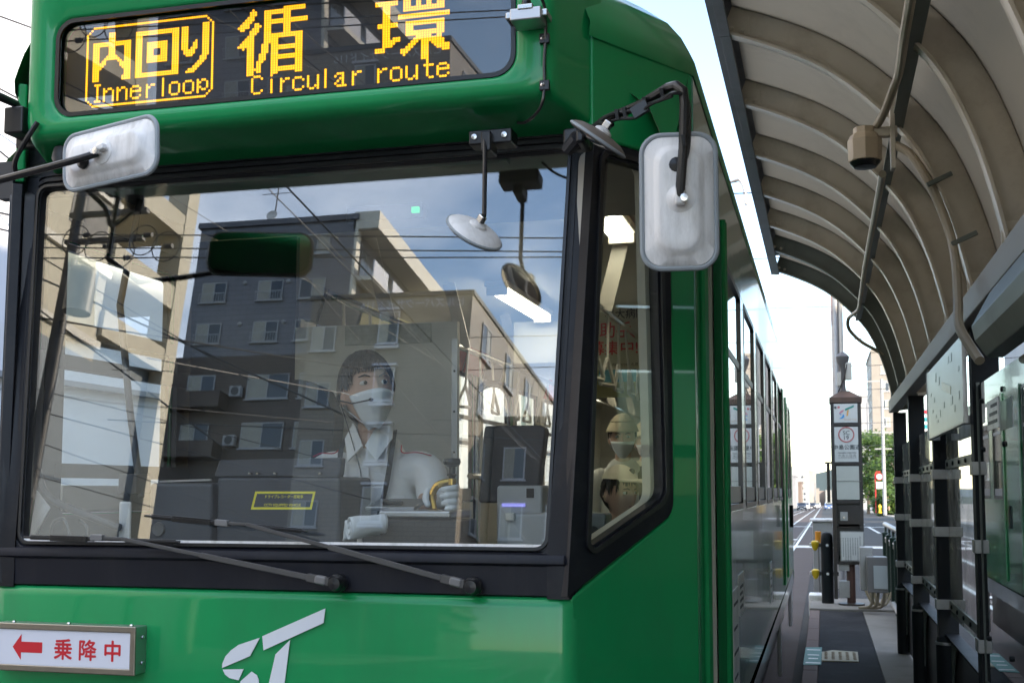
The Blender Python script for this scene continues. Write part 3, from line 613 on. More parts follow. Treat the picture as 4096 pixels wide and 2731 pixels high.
for x in (x0s+.05, (x0s+x1s)/2, x1s-.03): mb.lathe([(.006, 0), (.005, .004), (0, .005)], (x, 2.955, z1s+.001), (0,0,1), 8)
for z in (z0s+.03, z1s-.03): mb.lathe([(.006, 0), (.005, .004), (0, .005)], (x1s+.002, 2.96, z), (1,0,0), 8)
mb.build('sign_screw', M['steel'], bx)
# notice sticker inside the windshield
q = [on(px, py, WS0, WSN) for px, py in ((1006,1961),(1248,1961),(1232,2033),(988,2033))]
q2 = [((p.x), (p-V((0,3.0,1.29))).dot(WSU)) for p in q]; fr2 = offset(q2, .006)
mb = MB(); mb.plate(q2, [fr2], V((0,3.0,1.29))-WSN*.024, Xa, WSU, .001)
cx = sum(p[0] for p in q2)/4; ct = sum(p[1] for p in q2)/4
mb.join(fit('ドライブレコーダー搭載車', ws(cx+.002, ct+.011, -.0245), Xa, WSU, width=.116, bold=.008)); mb.join(fit('CCTV EQUIPPED VEHICLE', ws(cx-.002, ct-.013, -.0245), Xa, WSU, width=.112, bold=.012))
mb.build('notice_sticker', mat('yellow print', (.85, .75, .05), .5, emit=(.8, .7, .03), es=.0), ws_glass, sm=0)
# stickers low on the side by the door
for (ya, yb, za, zb) in ((4.66, 4.98, .62, 1.06), (5.02, 5.32, .93, 1.10), (7.9, 8.2, .72, .98)):
    s_ = MB().box(XR+.0005, XR+.003, ya, yb, za, zb).build('side_notice', M['white'], tram, sm=0)
    mb = MB()
    for k in range(4): z = zb-.05-k*(zb-za-.06)/4; mb.box(XR+.003, XR+.0038, ya+.05, yb-.05-.04*(k % 2), z-.012, z)
    mb.build('notice_print', M['dark'], s_, sm=0)
# ================================================================ cab and saloon
def boxpx(name, m, px0, py0, px1, py1, Y0, dep, bev=.008, par=tram):
    a = at(px0, py1, Y=Y0); b = at(px1, py0, Y=Y0)
    return MB().box(a.x, b.x, Y0, Y0+dep, a.z, b.z).build(name, m, par, bev=bev)
MB().box(FL+.08, FR-.08, 3.07, 3.30, 1.16, 1.275).build('dashboard', M['dark'], tram, bev=.01)
M['dash'] = mat('blue grey cabinet', (.075, .08, .095), .5, var=.15, bump=.1, bscale=300)
o = boxpx('instrument_cabinet', M['dash'], 860, 1905, 1360, 2200, 3.26, .26, .012)
MB().plate([(at(905, 1840, Y=3.34).x, at(905, 1905, Y=3.34).z), (at(1400, 1905, Y=3.34).x, at(1400, 1905, Y=3.34).z), (at(1408, 1832, Y=3.34).x, at(1408, 1832, Y=3.34).z), (at(925, 1842, Y=3.34).x, at(925, 1842, Y=3.34).z)], [], (0, 3.30, 0), Xa, Za, .04).build('cabinet_hood', M['dash'], o, bev=.008)
mb = MB()
for x in (1000, 1030, 1100, 1280): p = at(x, 1893, Y=3.25); mb.box(p.x-.004, p.x+.004, 3.245, 3.26, p.z-.003, p.z+.003)
mb.build('cabinet_hinge', M['steel'], o)
for k in range(1): pass
o = boxpx('equipment_box', M['dash'], 590, 1930, 850, 2200, 3.24, .22, .012)
MB().lathe([(.022, 0), (.02, .006), (.012, .004), (0, .004)], at(635, 2115, Y=3.238), (0,-1,0), 16).build('box_knob', M['capgrey'], o)
MB().bar(at(640, 1925, Y=3.25), at(845, 1918, Y=3.25), .008, .006).build('clip_rod', M['alu'], o)
# pale post and conduit at the left of the windshield
MB().box(at(475, 2000, Y=3.16).x, at(522, 2000, Y=3.16).x, 3.16, 3.172, 1.27, at(500, 2005, Y=3.16).z).build('mounting_plate', M['white'], tram, bev=.006)
mb = MB(); mb.box(at(495, 1900, Y=3.2).x, at(570, 1900, Y=3.2).x, 3.17, 3.25, at(500, 1975, Y=3.2).z, at(500, 1895, Y=3.2).z); mb.tube([at(565, 1990, Y=3.2), at(520, 1640, Y=3.25), at(480, 1220, Y=3.3), at(560, 800, Y=3.35)], .012, 8); mb.build('sun_visor_post', M['dark'], tram, bev=.006)
MB().tube(bez([at(150, 1880, Y=3.14), at(175, 1960, Y=3.14), at(230, 2010, Y=3.14), at(350, 2060, Y=3.14), at(480, 2110, Y=3.14)], 6), .012, 8).build('demister_hose', M['dark'], tram)
MB().tube(bez([at(165, 1400, Y=3.16), at(150, 1700, Y=3.15), at(142, 1990, Y=3.14)], 6), .014, 8).build('demister_hose', M['capgrey'], tram)
MB().tube(bez([at(200, 2160, Y=3.13), at(215, 2090, Y=3.13), at(260, 2080, Y=3.13), at(285, 2170, Y=3.13)], 6), .006, 6).tube(bez([at(320, 2080, Y=3.15), at(350, 2110, Y=3.14), at(345, 2180, Y=3.13)], 6), .006, 6).build('loose_cable', M['blackp'], tram)
MB().plate([(at(108, 2180, Y=3.12).x, at(108, 2180, Y=3.12).z), (at(150, 2100, Y=3.12).x, at(150, 2110, Y=3.12).z), (at(195, 2030, Y=3.12).x, at(195, 2030, Y=3.12).z), (at(140, 1960, Y=3.12).x, at(140, 1960, Y=3.12).z)], [], (0, 3.13, 0), Xa, Za, .004).build('corner_flap', M['white'], tram, sm=0)
# partitions behind the driver
MB().box(XL+.07, -2.09, 4.42, 4.45, .55, 2.5).build('dark_bulkhead', M['dark'], tram)
MB().box(-2.09, -1.392, 4.42, 4.45, .55, 2.12).build('cab_partition', M['cream'], tram)
mb = MB(); mb.box(-1.412, -1.386, 4.405, 4.425, .55, 2.05); o = mb.build('partition_edge', M['alu'], tram, bev=.003)
mb = MB()
for k in range(8): mb.lathe([(.005, 0), (0, .003)], (-1.399, 4.405, .8+k*.16), (0,-1,0), 8)
mb.build('edge_screw', M['dark'], o)
# seat
mb = MB(); mb.plate(rpoly([(-1.97, 1.52), (-1.78, 1.52), (-1.735, 1.60), (-1.725, 1.72), (-1.77, 1.82), (-1.86, 1.86), (-1.96, 1.86), (-2.02, 1.78), (-2.02, 1.62)], .05, 4), [], (0, 4.08, 0), Xa, Za, .09); mb.build('headrest', M['dark'], tram, bev=.02)
mb = MB(); mb.box(-1.66, -1.24, 3.58, 4.0, .95, 1.05); mb.box(-1.66, -1.24, 3.93, 4.02, 1.0, 1.45); mb.box(-1.52, -1.38, 3.7, 3.9, .55, .95); mb.build('driver_seat', M['dark'], tram, bev=.02)
# control desk and brass controller
o = boxpx('control_desk', mat('brown desk', (.045, .04, .038), .5, var=.2, bump=.15, bscale=200), 1425, 2080, 1830, 2260, 3.24, .2, .006)
boxpx('desk_edge', M['tanwood'] if 'tanwood' in M else M['cream'], 1425, 2105, 1448, 2260, 3.235, .015, .003, o)
a = at(1520, 2072, Y=3.26); b = at(1808, 2040, Y=3.26); MB().box(a.x, b.x, 3.245, 3.46, a.z, b.z).build('controller_case', M['alu'], o, bev=.008)
hb = at(1735, 2035, Y=3.36); kb = at(1808, 1905, Y=3.36)
mb = MB(); br = bez([hb, at(1728, 1985, Y=3.36), at(1745, 1945, Y=3.36), at(1775, 1930, Y=3.36), at(1806, 1926, Y=3.36)], 5); mb.tube(br, [.011]*len(br), 8); mb.lathe([(.013, 0), (.013, .018), (.008, .02)], at(1808, 1938, Y=3.36), (0,0,1), 12); mb.lathe([(.022, 0), (.022, .008), (.014, .012)], hb-V((0,0,.01)), (0,0,1), 14)
mb.build('brass_handle', M['brass'], o)
MB().lathe([(.009, 0), (.011, .012), (.016, .018), (.010, .022), (.010, .04), (.024, .048), (.027, .056), (.024, .066), (0, .069)], at(1808, 1922, Y=3.36), (0,0,1), 18).build('handle_knob', M['blackp'], o)
M['machine'] = mat('grey white machine', (.42, .42, .41), .5, var=.06)
# ticket machine, screen, white boxes to the right
a = at(1945, 2010, Y=3.70); b = at(2200, 1715, Y=3.70)
mb = MB(); mb.plate([(a.x-.01, a.z), (b.x-.03, a.z), (b.x, b.z), (b.x-.02, b.z+.01), (a.x+.01, b.z+.01), (a.x+.005, 1.62)], [], (0, 3.70, 0), Xa, Za, .06); o = mb.build('fare_screen', M['dark'], tram, bev=.01)
boxpx('screen_reader', M['blackp'], 1935, 1760, 2000, 1840, 3.66, .04, .006, o); boxpx('reader_label', M['white'], 1960, 1808, 1988, 1820, 3.655, .004, 0, o)
a = at(1985, 2120, Y=3.55); b = at(2170, 1940, Y=3.55); o = MB().box(a.x, b.x, 3.55, 3.8, 1.0, b.z).build('ticket_machine', M['machine'], tram, bev=.01)
boxpx('machine_display', mat('violet display', (.1, .1, .3), .3, emit=(.25, .25, .7), es=.35), 2007, 2012, 2100, 2026, 3.545, .004, 0, o); boxpx('coin_slot', M['blackp'], 2105, 1952, 2135, 1990, 3.545, .004, .001, o)
a = at(2020, 2120, Y=3.40); b = at(2195, 2052, Y=3.40); o = MB().box(a.x, b.x, 3.40, 3.54, 1.0, b.z).build('fare_box', M['machine'], tram, bev=.01); boxpx('fare_tray', M['cream'], 2018, 2050, 2058, 2082, 3.385, .014, .004, o)
a = at(2350, 2060, Y=3.75); b = at(2430, 2050, Y=3.75); o = MB().box(a.x, b.x, 3.72, 3.84, .9, at(2400, 2050, Y=3.75).z).build('card_reader', M['capgrey'], tram, bev=.01)
MB().lathe([(.018, 0), (.018, .006), (0, .006)], at(2375, 2125, Y=3.72), (0,-1,0), 16).build('reader_button', M['blackp'], o)
# dark window rails inside the left cab window
mb = MB()
for z in (2.02, 1.90, 1.52): mb.box(XL+.06, XL+.09, 3.55, 4.40, z-.025, z+.025)
mb.build('window_rail', M['dark'], tram)
# poles and rails
mb = MB(); mb.tube(bez([at(1905, 1560, Y=5.0), at(1960, 1535, Y=5.0), at(2010, 1545, Y=5.0), at(2040, 1600, Y=5.0), at(2045, 1700, Y=5.0)], 5), .016, 8); mb.tube([at(2045, 1700, Y=5.0), at(2045, 2200, Y=5.0)], .016, 8); mb.tube([at(1907, 1550, Y=5.0), at(1905, 2200, Y=5.0)], .016, 8); mb.tube([at(1880, 1903, Y=4.6), at(1960, 1903, Y=5.0)], .013, 8)
mb.build('grab_rail', M['chrome'], tram)
for x in (-.95, -2.0): MB().tube([(x, 4.6, 2.27), (x, 13.5, 2.27)], .016, 8).build('strap_rail', M['chrome'], tram)
for x in (-.95, -2.0):
    for k in range(7): MB().bar((x, 5.25+1.25*k, 2.27), (x+(.10 if x > -1.5 else -.10), 5.25+1.25*k, 2.66), .07, .012, (0,1,0)).build('rail_bracket', M['cream'], tram)
st = None
for x in (-.95, -2.0):
    for k in range(20):
        y = 4.72+.3*k
        if st is None:
            mb = MB(); mb.tube([V((x, y, 2.26)), V((x, y, 2.06))], .007, 6); tri = [V((x, y, 2.06)), V((x, y-.075, 1.95)), V((x, y-.07, 1.935)), V((x, y+.07, 1.935)), V((x, y+.075, 1.95))]; mb.tube(tri, .010, 6, True)
            st = mb.build('hand_strap', M['strap'] if 'strap' in M else M['cream'], tram); s0 = V((x, y, 0)); stl = st.location.copy()
        else:
            c = st.copy(); COL.objects.link(c); c.location = stl+V((x, y, 0))-s0; c.rotation_euler = (0, random.uniform(-.1, .1), random.uniform(-.3, .3))
# lamps (they are lit in the photograph)
tube_m = mat('fluorescent tube', (.9, .88, .8), .3, emit=(1, .93, .78), es=5.0)
for (x, y0, y1) in ((-.86, 4.22, 5.18), (-.86, 8.0, 9.0), (-.86, 11.2, 12.2), (-1.78, 6.42, 7.52), (-1.78, 10.9, 12.2)):
    f = MB().box(x-.07, x+.07, y0-.05, y1+.05, 2.605, 2.64).build('lamp_housing', M['cream'], tram, bev=.01)
    MB().tube([(x-.032, y0, 2.585), (x-.032, y1, 2.585)], .014, 8).tube([(x+.032, y0, 2.585), (x+.032, y1, 2.585)], .014, 8).build('lamp_tube', tube_m, f)
    MB().box(x-.06, x+.06, y1+.0, y1+.03, 2.56, 2.62).box(x-.06, x+.06, y0-.03, y0, 2.56, 2.62).build('lamp_holder', M['cream'], f, bev=.004)
# hanging adverts
a = at(2365, 1480, Y=6.2); b = at(2640, 1215, Y=6.2)
ad = MB().box(a.x, b.x, 6.2, 6.206, a.z, b.z).build('hanging_advert', mat('cream paper', (.6, .56, .42), .7), tram, sm=0)
wd = b.x-a.x; h = b.z-a.z; mb = MB()
mb.join(fit('助手', (a.x+wd*.36, 6.199, a.z+h*.62), Xa, Za, height=h*.24, bold=.012)); mb.join(fit('募集中!', (a.x+wd*.33, 6.199, a.z+h*.34), Xa, Za, height=h*.22, bold=.012)); mb.build('advert_headline', M['red'], ad, sm=0)
mb = MB(); mb.join(fit('科大病院', (a.x+wd*.5, 6.199, a.z+h*.87), Xa, Za, height=h*.15, bold=.01)); mb.join(fit('111 内線(37395) 札幌', (a.x+wd*.45, 6.199, a.z+h*.07), Xa, Za, height=h*.06)); mb.build('advert_print', M['dark'], ad, sm=0)
adm = [mat('advert %d' % i, c, .7) for i, c in enumerate(((.55,.53,.45), (.4,.1,.08), (.1,.25,.3), (.6,.55,.3), (.12,.12,.12)))]
random.seed(3)
for s in (XR-.10, XL+.10):
    for k in range(16):
        y = 4.9+.52*k; zz = 2.42
        MB().obox((s, y, zz), (0, .24, 0), (.03 if s > -1 else -.03, 0, -.09), (.002, 0, 0)).build('ceiling_advert', random.choice(adm), tram, sm=0)
for k in range(4):
    y = 7.6+1.5*k; MB().box(XC-.5+.3*(k % 2), XC+.1+.3*(k % 2), y, y+.006, 2.3, 2.58).build('hanging_advert', random.choice(adm), tram, sm=0)
# passenger benches
for x0, x1 in ((XL+.07, XL+.5), (XR-.5, XR-.07)):
    MB().box(x0, x1, 5.6, 12.5, .86, .98).build('bench_seat', mat('green seat cloth', (.03, .09, .05), .9), tram, bev=.02)
# small lit indicator and notice frame seen through the glass
MB().box(at(1660, 838, Y=3.5).x-.012, at(1660, 838, Y=3.5).x+.012, 3.5, 3.51, at(1660, 838, Y=3.5).z-.009, at(1660, 838, Y=3.5).z+.009).build('indicator_lamp', mat('green indicator', (.02, .4, .15), .4, emit=(.0, .5, .12), es=.5), tram, sm=0)
MB().box(at(1380, 838, Y=3.5).x, at(1650, 838, Y=3.5).x+.03, 3.512, 3.56, at(1660, 838, Y=3.5).z-.025, at(1660, 838, Y=3.5).z+.025).build('indicator_panel', M['dark'], tram, bev=.004)
# notice board on the partition
a = at(1375, 1380, Y=4.40); b = at(1720, 1290, Y=4.40); MB().box(a.x, b.x, 4.41, 4.418, a.z, b.z).build('notice_board', mat('notice board', (.3, .3, .25), .6, var=.5, scale=30), tram, sm=0)
# ================================================================ people
def skinned(chains, lv=2):
    """chains: lists of (point, radius); every chain grows one smooth tapered limb -> MB"""
    out = MB()
    for ch in chains:
        me = bpy.data.meshes.new('s'); me.from_pydata([V(p) for p, r in ch], [(i, i+1) for i in range(len(ch)-1)], []); ob = bpy.data.objects.new('s', me); COL.objects.link(ob)
        ob.modifiers.new('k', 'SKIN'); sv = me.skin_vertices[0].data
        for i, (p, r) in enumerate(ch):
            sv[i].radius = r if isinstance(r, tuple) else (r, r); sv[i].use_root = i == 0
        m = ob.modifiers.new('u', 'SUBSURF'); m.levels = m.render_levels = lv
        dg = bpy.context.evaluated_depsgraph_get(); e = bpy.data.meshes.new_from_object(ob.evaluated_get(dg))
        out.add([v.co.copy() for v in e.vertices], [tuple(p.vertices) for p in e.polygons])
        bpy.data.objects.remove(ob); bpy.data.meshes.remove(me); bpy.data.meshes.remove(e)
    return out
def fuse(o, vox=.006, smooth=4):
    for m in list(o.modifiers): o.modifiers.remove(m)
    r = o.modifiers.new('fuse', 'REMESH'); r.mode = 'VOXEL'; r.voxel_size = vox; r.use_smooth_shade = True
    s = o.modifiers.new('smooth', 'SMOOTH'); s.factor = .5; s.iterations = smooth
    return o
def hp(lat, lon, k=1.0, mask=False):      # point of the head; lon 0 = face (-Y), lat -1..1 (chin..crown)
    t = lat*pi/2; z = sin(t); c = cos(t); x = c*sin(lon); y = -c*cos(lon); f = max(0, -y)
    X = .076*x; Y = .097*y; Z = .118*z
    if z < 0:
        X *= 1-.34*(-z)**1.3; Y *= (1-.5*(-z)**1.2) if y > 0 else (1-.10*(-z)**2)
        if y > 0: Z *= 1-.25*y
    g = lambda a, b, sa, sb: math.exp(-((lon-a)/sa)**2-((lat-b)/sb)**2)
    if not mask:
        Y -= .020*g(0, -.16, .13, .10)+.012*g(0, .0, .10, .14)+.006*g(0, -.42, .25, .06)+.008*g(0, -.72, .3, .14)
        Y += .010*(g(.36, .06, .17, .09)+g(-.36, .06, .17, .09)); Y -= .005*(g(.36, .20, .25, .06)+g(-.36, .20, .25, .06))
    return V((X, Y, Z))*k
def headmb():
    mb = MB(); rows = []
    for i in range(33):
        lat = -1+2*i/32; rows.append([hp(lat*.999, -pi+2*pi*j/48) for j in range(48)])
    mb.strip(rows, close=True); mb.cap(0, 48, True); mb.cap(48*32, 48)
    for s in (1, -1): mb.ball((s*.077, .012, -.012), (.010, .019, .030), 10, 8)
    return mb
def place(c, yaw, pitch=0, roll=0, k=1.0): return Matrix.Translation(V(c)) @ Matrix.Rotation(yaw, 4, 'Z') @ Matrix.Rotation(pitch, 4, 'X') @ Matrix.Rotation(roll, 4, 'Y') @ Matrix.Scale(k, 4)
EYEW = mat('eye white', (.62, .6, .57), .3, var=.02); EYED = mat('dark iris', (.012, .008, .006), .15, var=.1); LIP = mat('lips', (.42, .2, .16), .5)
def face(Mx, body, mouth=False):
    for s in (1, -1):
        MB().ball((s*.0305, -.0775, .008), (.0135, .011, .0085), 12, 8).xf(Mx).build('eye', EYEW, body); MB().ball((s*.0305+.002, -.0865, .008), (.0062, .004, .0066), 10, 6).xf(Mx).build('iris', EYED, body)
        MB().tube([Mx @ V((s*.014, -.0935, .024)), Mx @ V((s*.03, -.094, .030)), Mx @ V((s*.047, -.083, .026))], [.0022, .003, .0016], 6).build('eyebrow', M['hair'], body)
    if mouth: MB().ball((0, -.089, -.058), (.018, .006, .005), 12, 6).xf(Mx).build('mouth', LIP, body)
def maskmb(Mx, top=-.10, k=1.06):
    rows = []
    for i in range(11):
        lat = top-(.80+top)*i/10; row = []
        for j in range(21):
            lon = -1.12+2.24*j/20; p = hp(lat, lon, k, True); fr = math.exp(-(lon/.55)**2); p.y -= .016*fr*(1-.5*i/10)+.0035*sin(i*pi*.62)*fr; row.append(Mx @ p)
        rows.append(row)
    mb = MB(); mb.strip(rows); return mb
def face_mask(Mx, body, m):
    o = maskmb(Mx).build('face_mask', m, body, sm=80); s = o.modifiers.new('thick', 'SOLIDIFY'); s.thickness = .002; s.offset = 1
    for s in (1, -1):
        MB().tube([Mx @ hp(-.08, s*1.1, 1.07, True), Mx @ V((s*.084, .01, .012)), Mx @ V((s*.086, .032, -.01)), Mx @ V((s*.080, .014, -.035)), Mx @ hp(-.6, s*1.1, 1.07, True)], .0013, 5).build('ear_loop', m, body)
def hairmb(Mx, n=420, fringe=.035, length=.05, k=1.07, seed=1):
    rnd = random.Random(seed); mb = MB(); rows = []
    for i in range(15):                      # close-fitting cap under the strands
        row = []
        for j in range(40):
            lon = -pi+2*pi*j/40; low = .42 if abs(lon) < .9 else (.22 if abs(lon) < 1.75 else -.40)
            lat = 1-(1-low)*i/14; row.append(hp(lat*.999, lon, k+.01*rnd.random()))
        rows.append(row)
    mb.strip(rows, close=True); mb.cap(0, 40)
    for q in range(n):                       # tapered locks falling from the crown
        lon = rnd.uniform(-pi, pi); a0 = rnd.uniform(.45, .95); front = abs(lon) < .95
        a1 = (.27+rnd.uniform(-.09, .08)) if front else (.10+rnd.uniform(-.14, .1) if abs(lon) < 1.75 else -.38+rnd.uniform(-.2, .1)); dl = rnd.uniform(-.22, .28)
        mb.tube([hp(a0+(a1-a0)*t, lon+dl*t, k+.02+.035*sin(pi*min(1, t*.9))+.01*rnd.random(), True) for t in (0, .3, .6, .85, 1)], [.003, .0042, .0038, .0026, .0006], 4)
    return mb.xf(Mx)
# ---------------------------------------------------------------- tram driver
drv = empty('person', (-1.45, 3.8, 1.05), 'tram driver in white shirt, face mask and white gloves seated behind the windshield', 'person')
hc = V((-1.452, 3.62, 1.772)); HM = place(hc, radians(38), radians(-12), radians(-5), 1.08)
hand = at(1762, 1985, Y=3.415); wrist = hand+V((-.035, .045, -.012)); elbow = V((-1.205, 3.555, 1.385)); sh = V((-1.262, 3.72, 1.525)); sh2 = V((-1.645, 3.74, 1.53))
body = skinned([[((-1.45, 3.78, 1.0), .12), ((-1.45, 3.77, 1.2), .115), ((-1.452, 3.74, 1.42), .11), ((-1.453, 3.71, 1.55), .062), ((-1.453, 3.68, 1.63), .052), (tuple(hc+V((0, .02, -.03))), .05)],
                [(sh, .052), (elbow, .044), (wrist, .029), (hand, .03)], [(sh2, .052), ((-1.74, 3.70, 1.26), .043), ((-1.66, 3.5, 1.12), .03), ((-1.62, 3.43, 1.12), .03)]])
body.join(headmb().xf(HM)); bo = fuse(body.build('body', M['skin'], drv), .0055, 3)
face(HM, bo); face_mask(HM, bo, M['mask']); hairmb(HM, 1000).build('hair', M['hair'], bo, sm=70)
shirt = skinned([[((-1.45, 3.78, .98), (.165, .12)), ((-1.45, 3.77, 1.2), (.168, .12)), ((-1.452, 3.745, 1.44), (.165, .115)), ((-1.453, 3.72, 1.56), (.11, .085)), ((-1.453, 3.695, 1.665), (.074, .070))],
                 [((-1.38, 3.735, 1.515), .085), (sh, .072), (sh+(elbow-sh)*.5+V((.008, 0, 0)), .062), (elbow+V((.0,.015,.015)), .054)], [((-1.53, 3.74, 1.515), .085), (sh2, .074), ((-1.725, 3.71, 1.40), .07), ((-1.735, 3.70, 1.27), .062)]])
so = fuse(shirt.build('shirt', M['cloth'], bo), .007, 5)
cl = MB()                                    # collar, two pointed flaps
for s in (1, -1):
    pts = [V((-1.453+s*.004, 3.605, 1.595)), V((-1.453+s*.05, 3.592, 1.545)), V((-1.453+s*.084, 3.645, 1.62)), V((-1.453+s*.072, 3.685, 1.675)), V((-1.453+s*.038, 3.622, 1.66))]
    cl.add(pts+[p+V((0, -.006, .002)) for p in pts], [(0,1,2,3,4), (9,8,7,6,5)]+[(i, (i+1) % 5, 5+(i+1) % 5, 5+i) for i in range(5)])
cl.build('collar', M['cloth'], bo)
pk = MB()
for s in (1, -1): pk.obox((-1.453+s*.085, 3.632, 1.385), (.045, .014*s, 0), (0, .0025, 0), (0, -.002, .05))
pk.obox((-1.453, 3.612, 1.42), (.015, 0, 0), (0, .003, 0), (0, .002, .11)); pk.build('pocket_and_placket', M['cloth'], bo, bev=.003)
pp = MB()
for s in (1, -1): pp.tube(bez([(-1.453+s*.105, 3.67, 1.60), (-1.453+s*.12, 3.64, 1.575), (-1.453+s*.17, 3.645, 1.575), (-1.453+s*.21, 3.67, 1.565)], 5), .0022, 5)
pp.build('red_piping', mat('red piping', (.45, .03, .06), .7), bo)
ly = MB()
for s in (1, -1): 
    q = bez([(-1.453+s*.074, 3.69, 1.65), (-1.453+s*.09, 3.625, 1.59), (-1.453+s*.08, 3.605, 1.48), (-1.453+s*.055, 3.598, 1.36), (-1.453+s*.045, 3.60, 1.24)], 5)
    for i in range(len(q)-1): ly.bar(q[i], q[i+1], .017, .003, (0,-1,.2))
ly.build('black_lanyard', M['blackp'], bo)
hs = MB(); hs.tube([HM @ V((-.088, .0, -.02)), HM @ V((-.072, -.07, -.05)), HM @ V((-.035, -.118, -.055))], .0025, 6); hs.ball(HM @ V((-.03, -.121, -.055)), (.009, .006, .006), 8, 6); hs.ball(HM @ V((-.088, .01, -.012)), (.009, .014, .018), 8, 6)
hs.tube(bez([HM @ V((-.086, .0, -.03)), (-1.49, 3.60, 1.60), (-1.455, 3.585, 1.49), (-1.49, 3.59, 1.42), (-1.44, 3.59, 1.34)], 6), .002, 5); hs.build('headset', M['blackp'], bo)
# gloves: palm, four curled fingers of different lengths round the brass handle, thumb on its near side
def hpnt(px, py, Y): return at(px, py, Y=Y)
gl_ = [[(wrist+(elbow-wrist)*.22, .031), (wrist, .029), (hand+V((-.01, .02, -.005)), (.026, .034)), (hand+V((.018, .012, -.004)), (.02, .036))]]
for i, (yy, L_) in enumerate(((1950, 1760), (1978, 1757), (2006, 1764), (2030, 1778))):
    gl_.append([(hpnt(1790, yy, 3.415), .0105), (hpnt(1830, yy-4, 3.385), .0108), (hpnt(1822, yy, 3.352), .010), (hpnt((1822+L_)/2, yy+3, 3.334), .0095), (hpnt(L_, yy+8, 3.338), .0085)])
gl_.append([(hpnt(1738, 1960, 3.40), .013), (hpnt(1712, 1962, 3.365), .0125), (hpnt(1700, 1995, 3.345), .0115), (hpnt(1716, 2028, 3.335), .0095)])
fuse(skinned(gl_).build('glove', M['glove'], bo), .003, 2)
g2 = [[((-1.67, 3.53, 1.125), .032), ((-1.62, 3.45, 1.11), (.035, .022))]]+[[((-1.64+.022*k, 3.43, 1.11), .011), ((-1.64+.022*k, 3.385, 1.115), .010), ((-1.638+.021*k, 3.355-.004*(k % 2), 1.095), .009)] for k in range(4)]+[[((-1.665, 3.46, 1.11), .012), ((-1.69, 3.42, 1.105), .010), ((-1.69, 3.39, 1.10), .009)]]
fuse(skinned(g2).build('glove', M['glove'], bo), .004, 2)
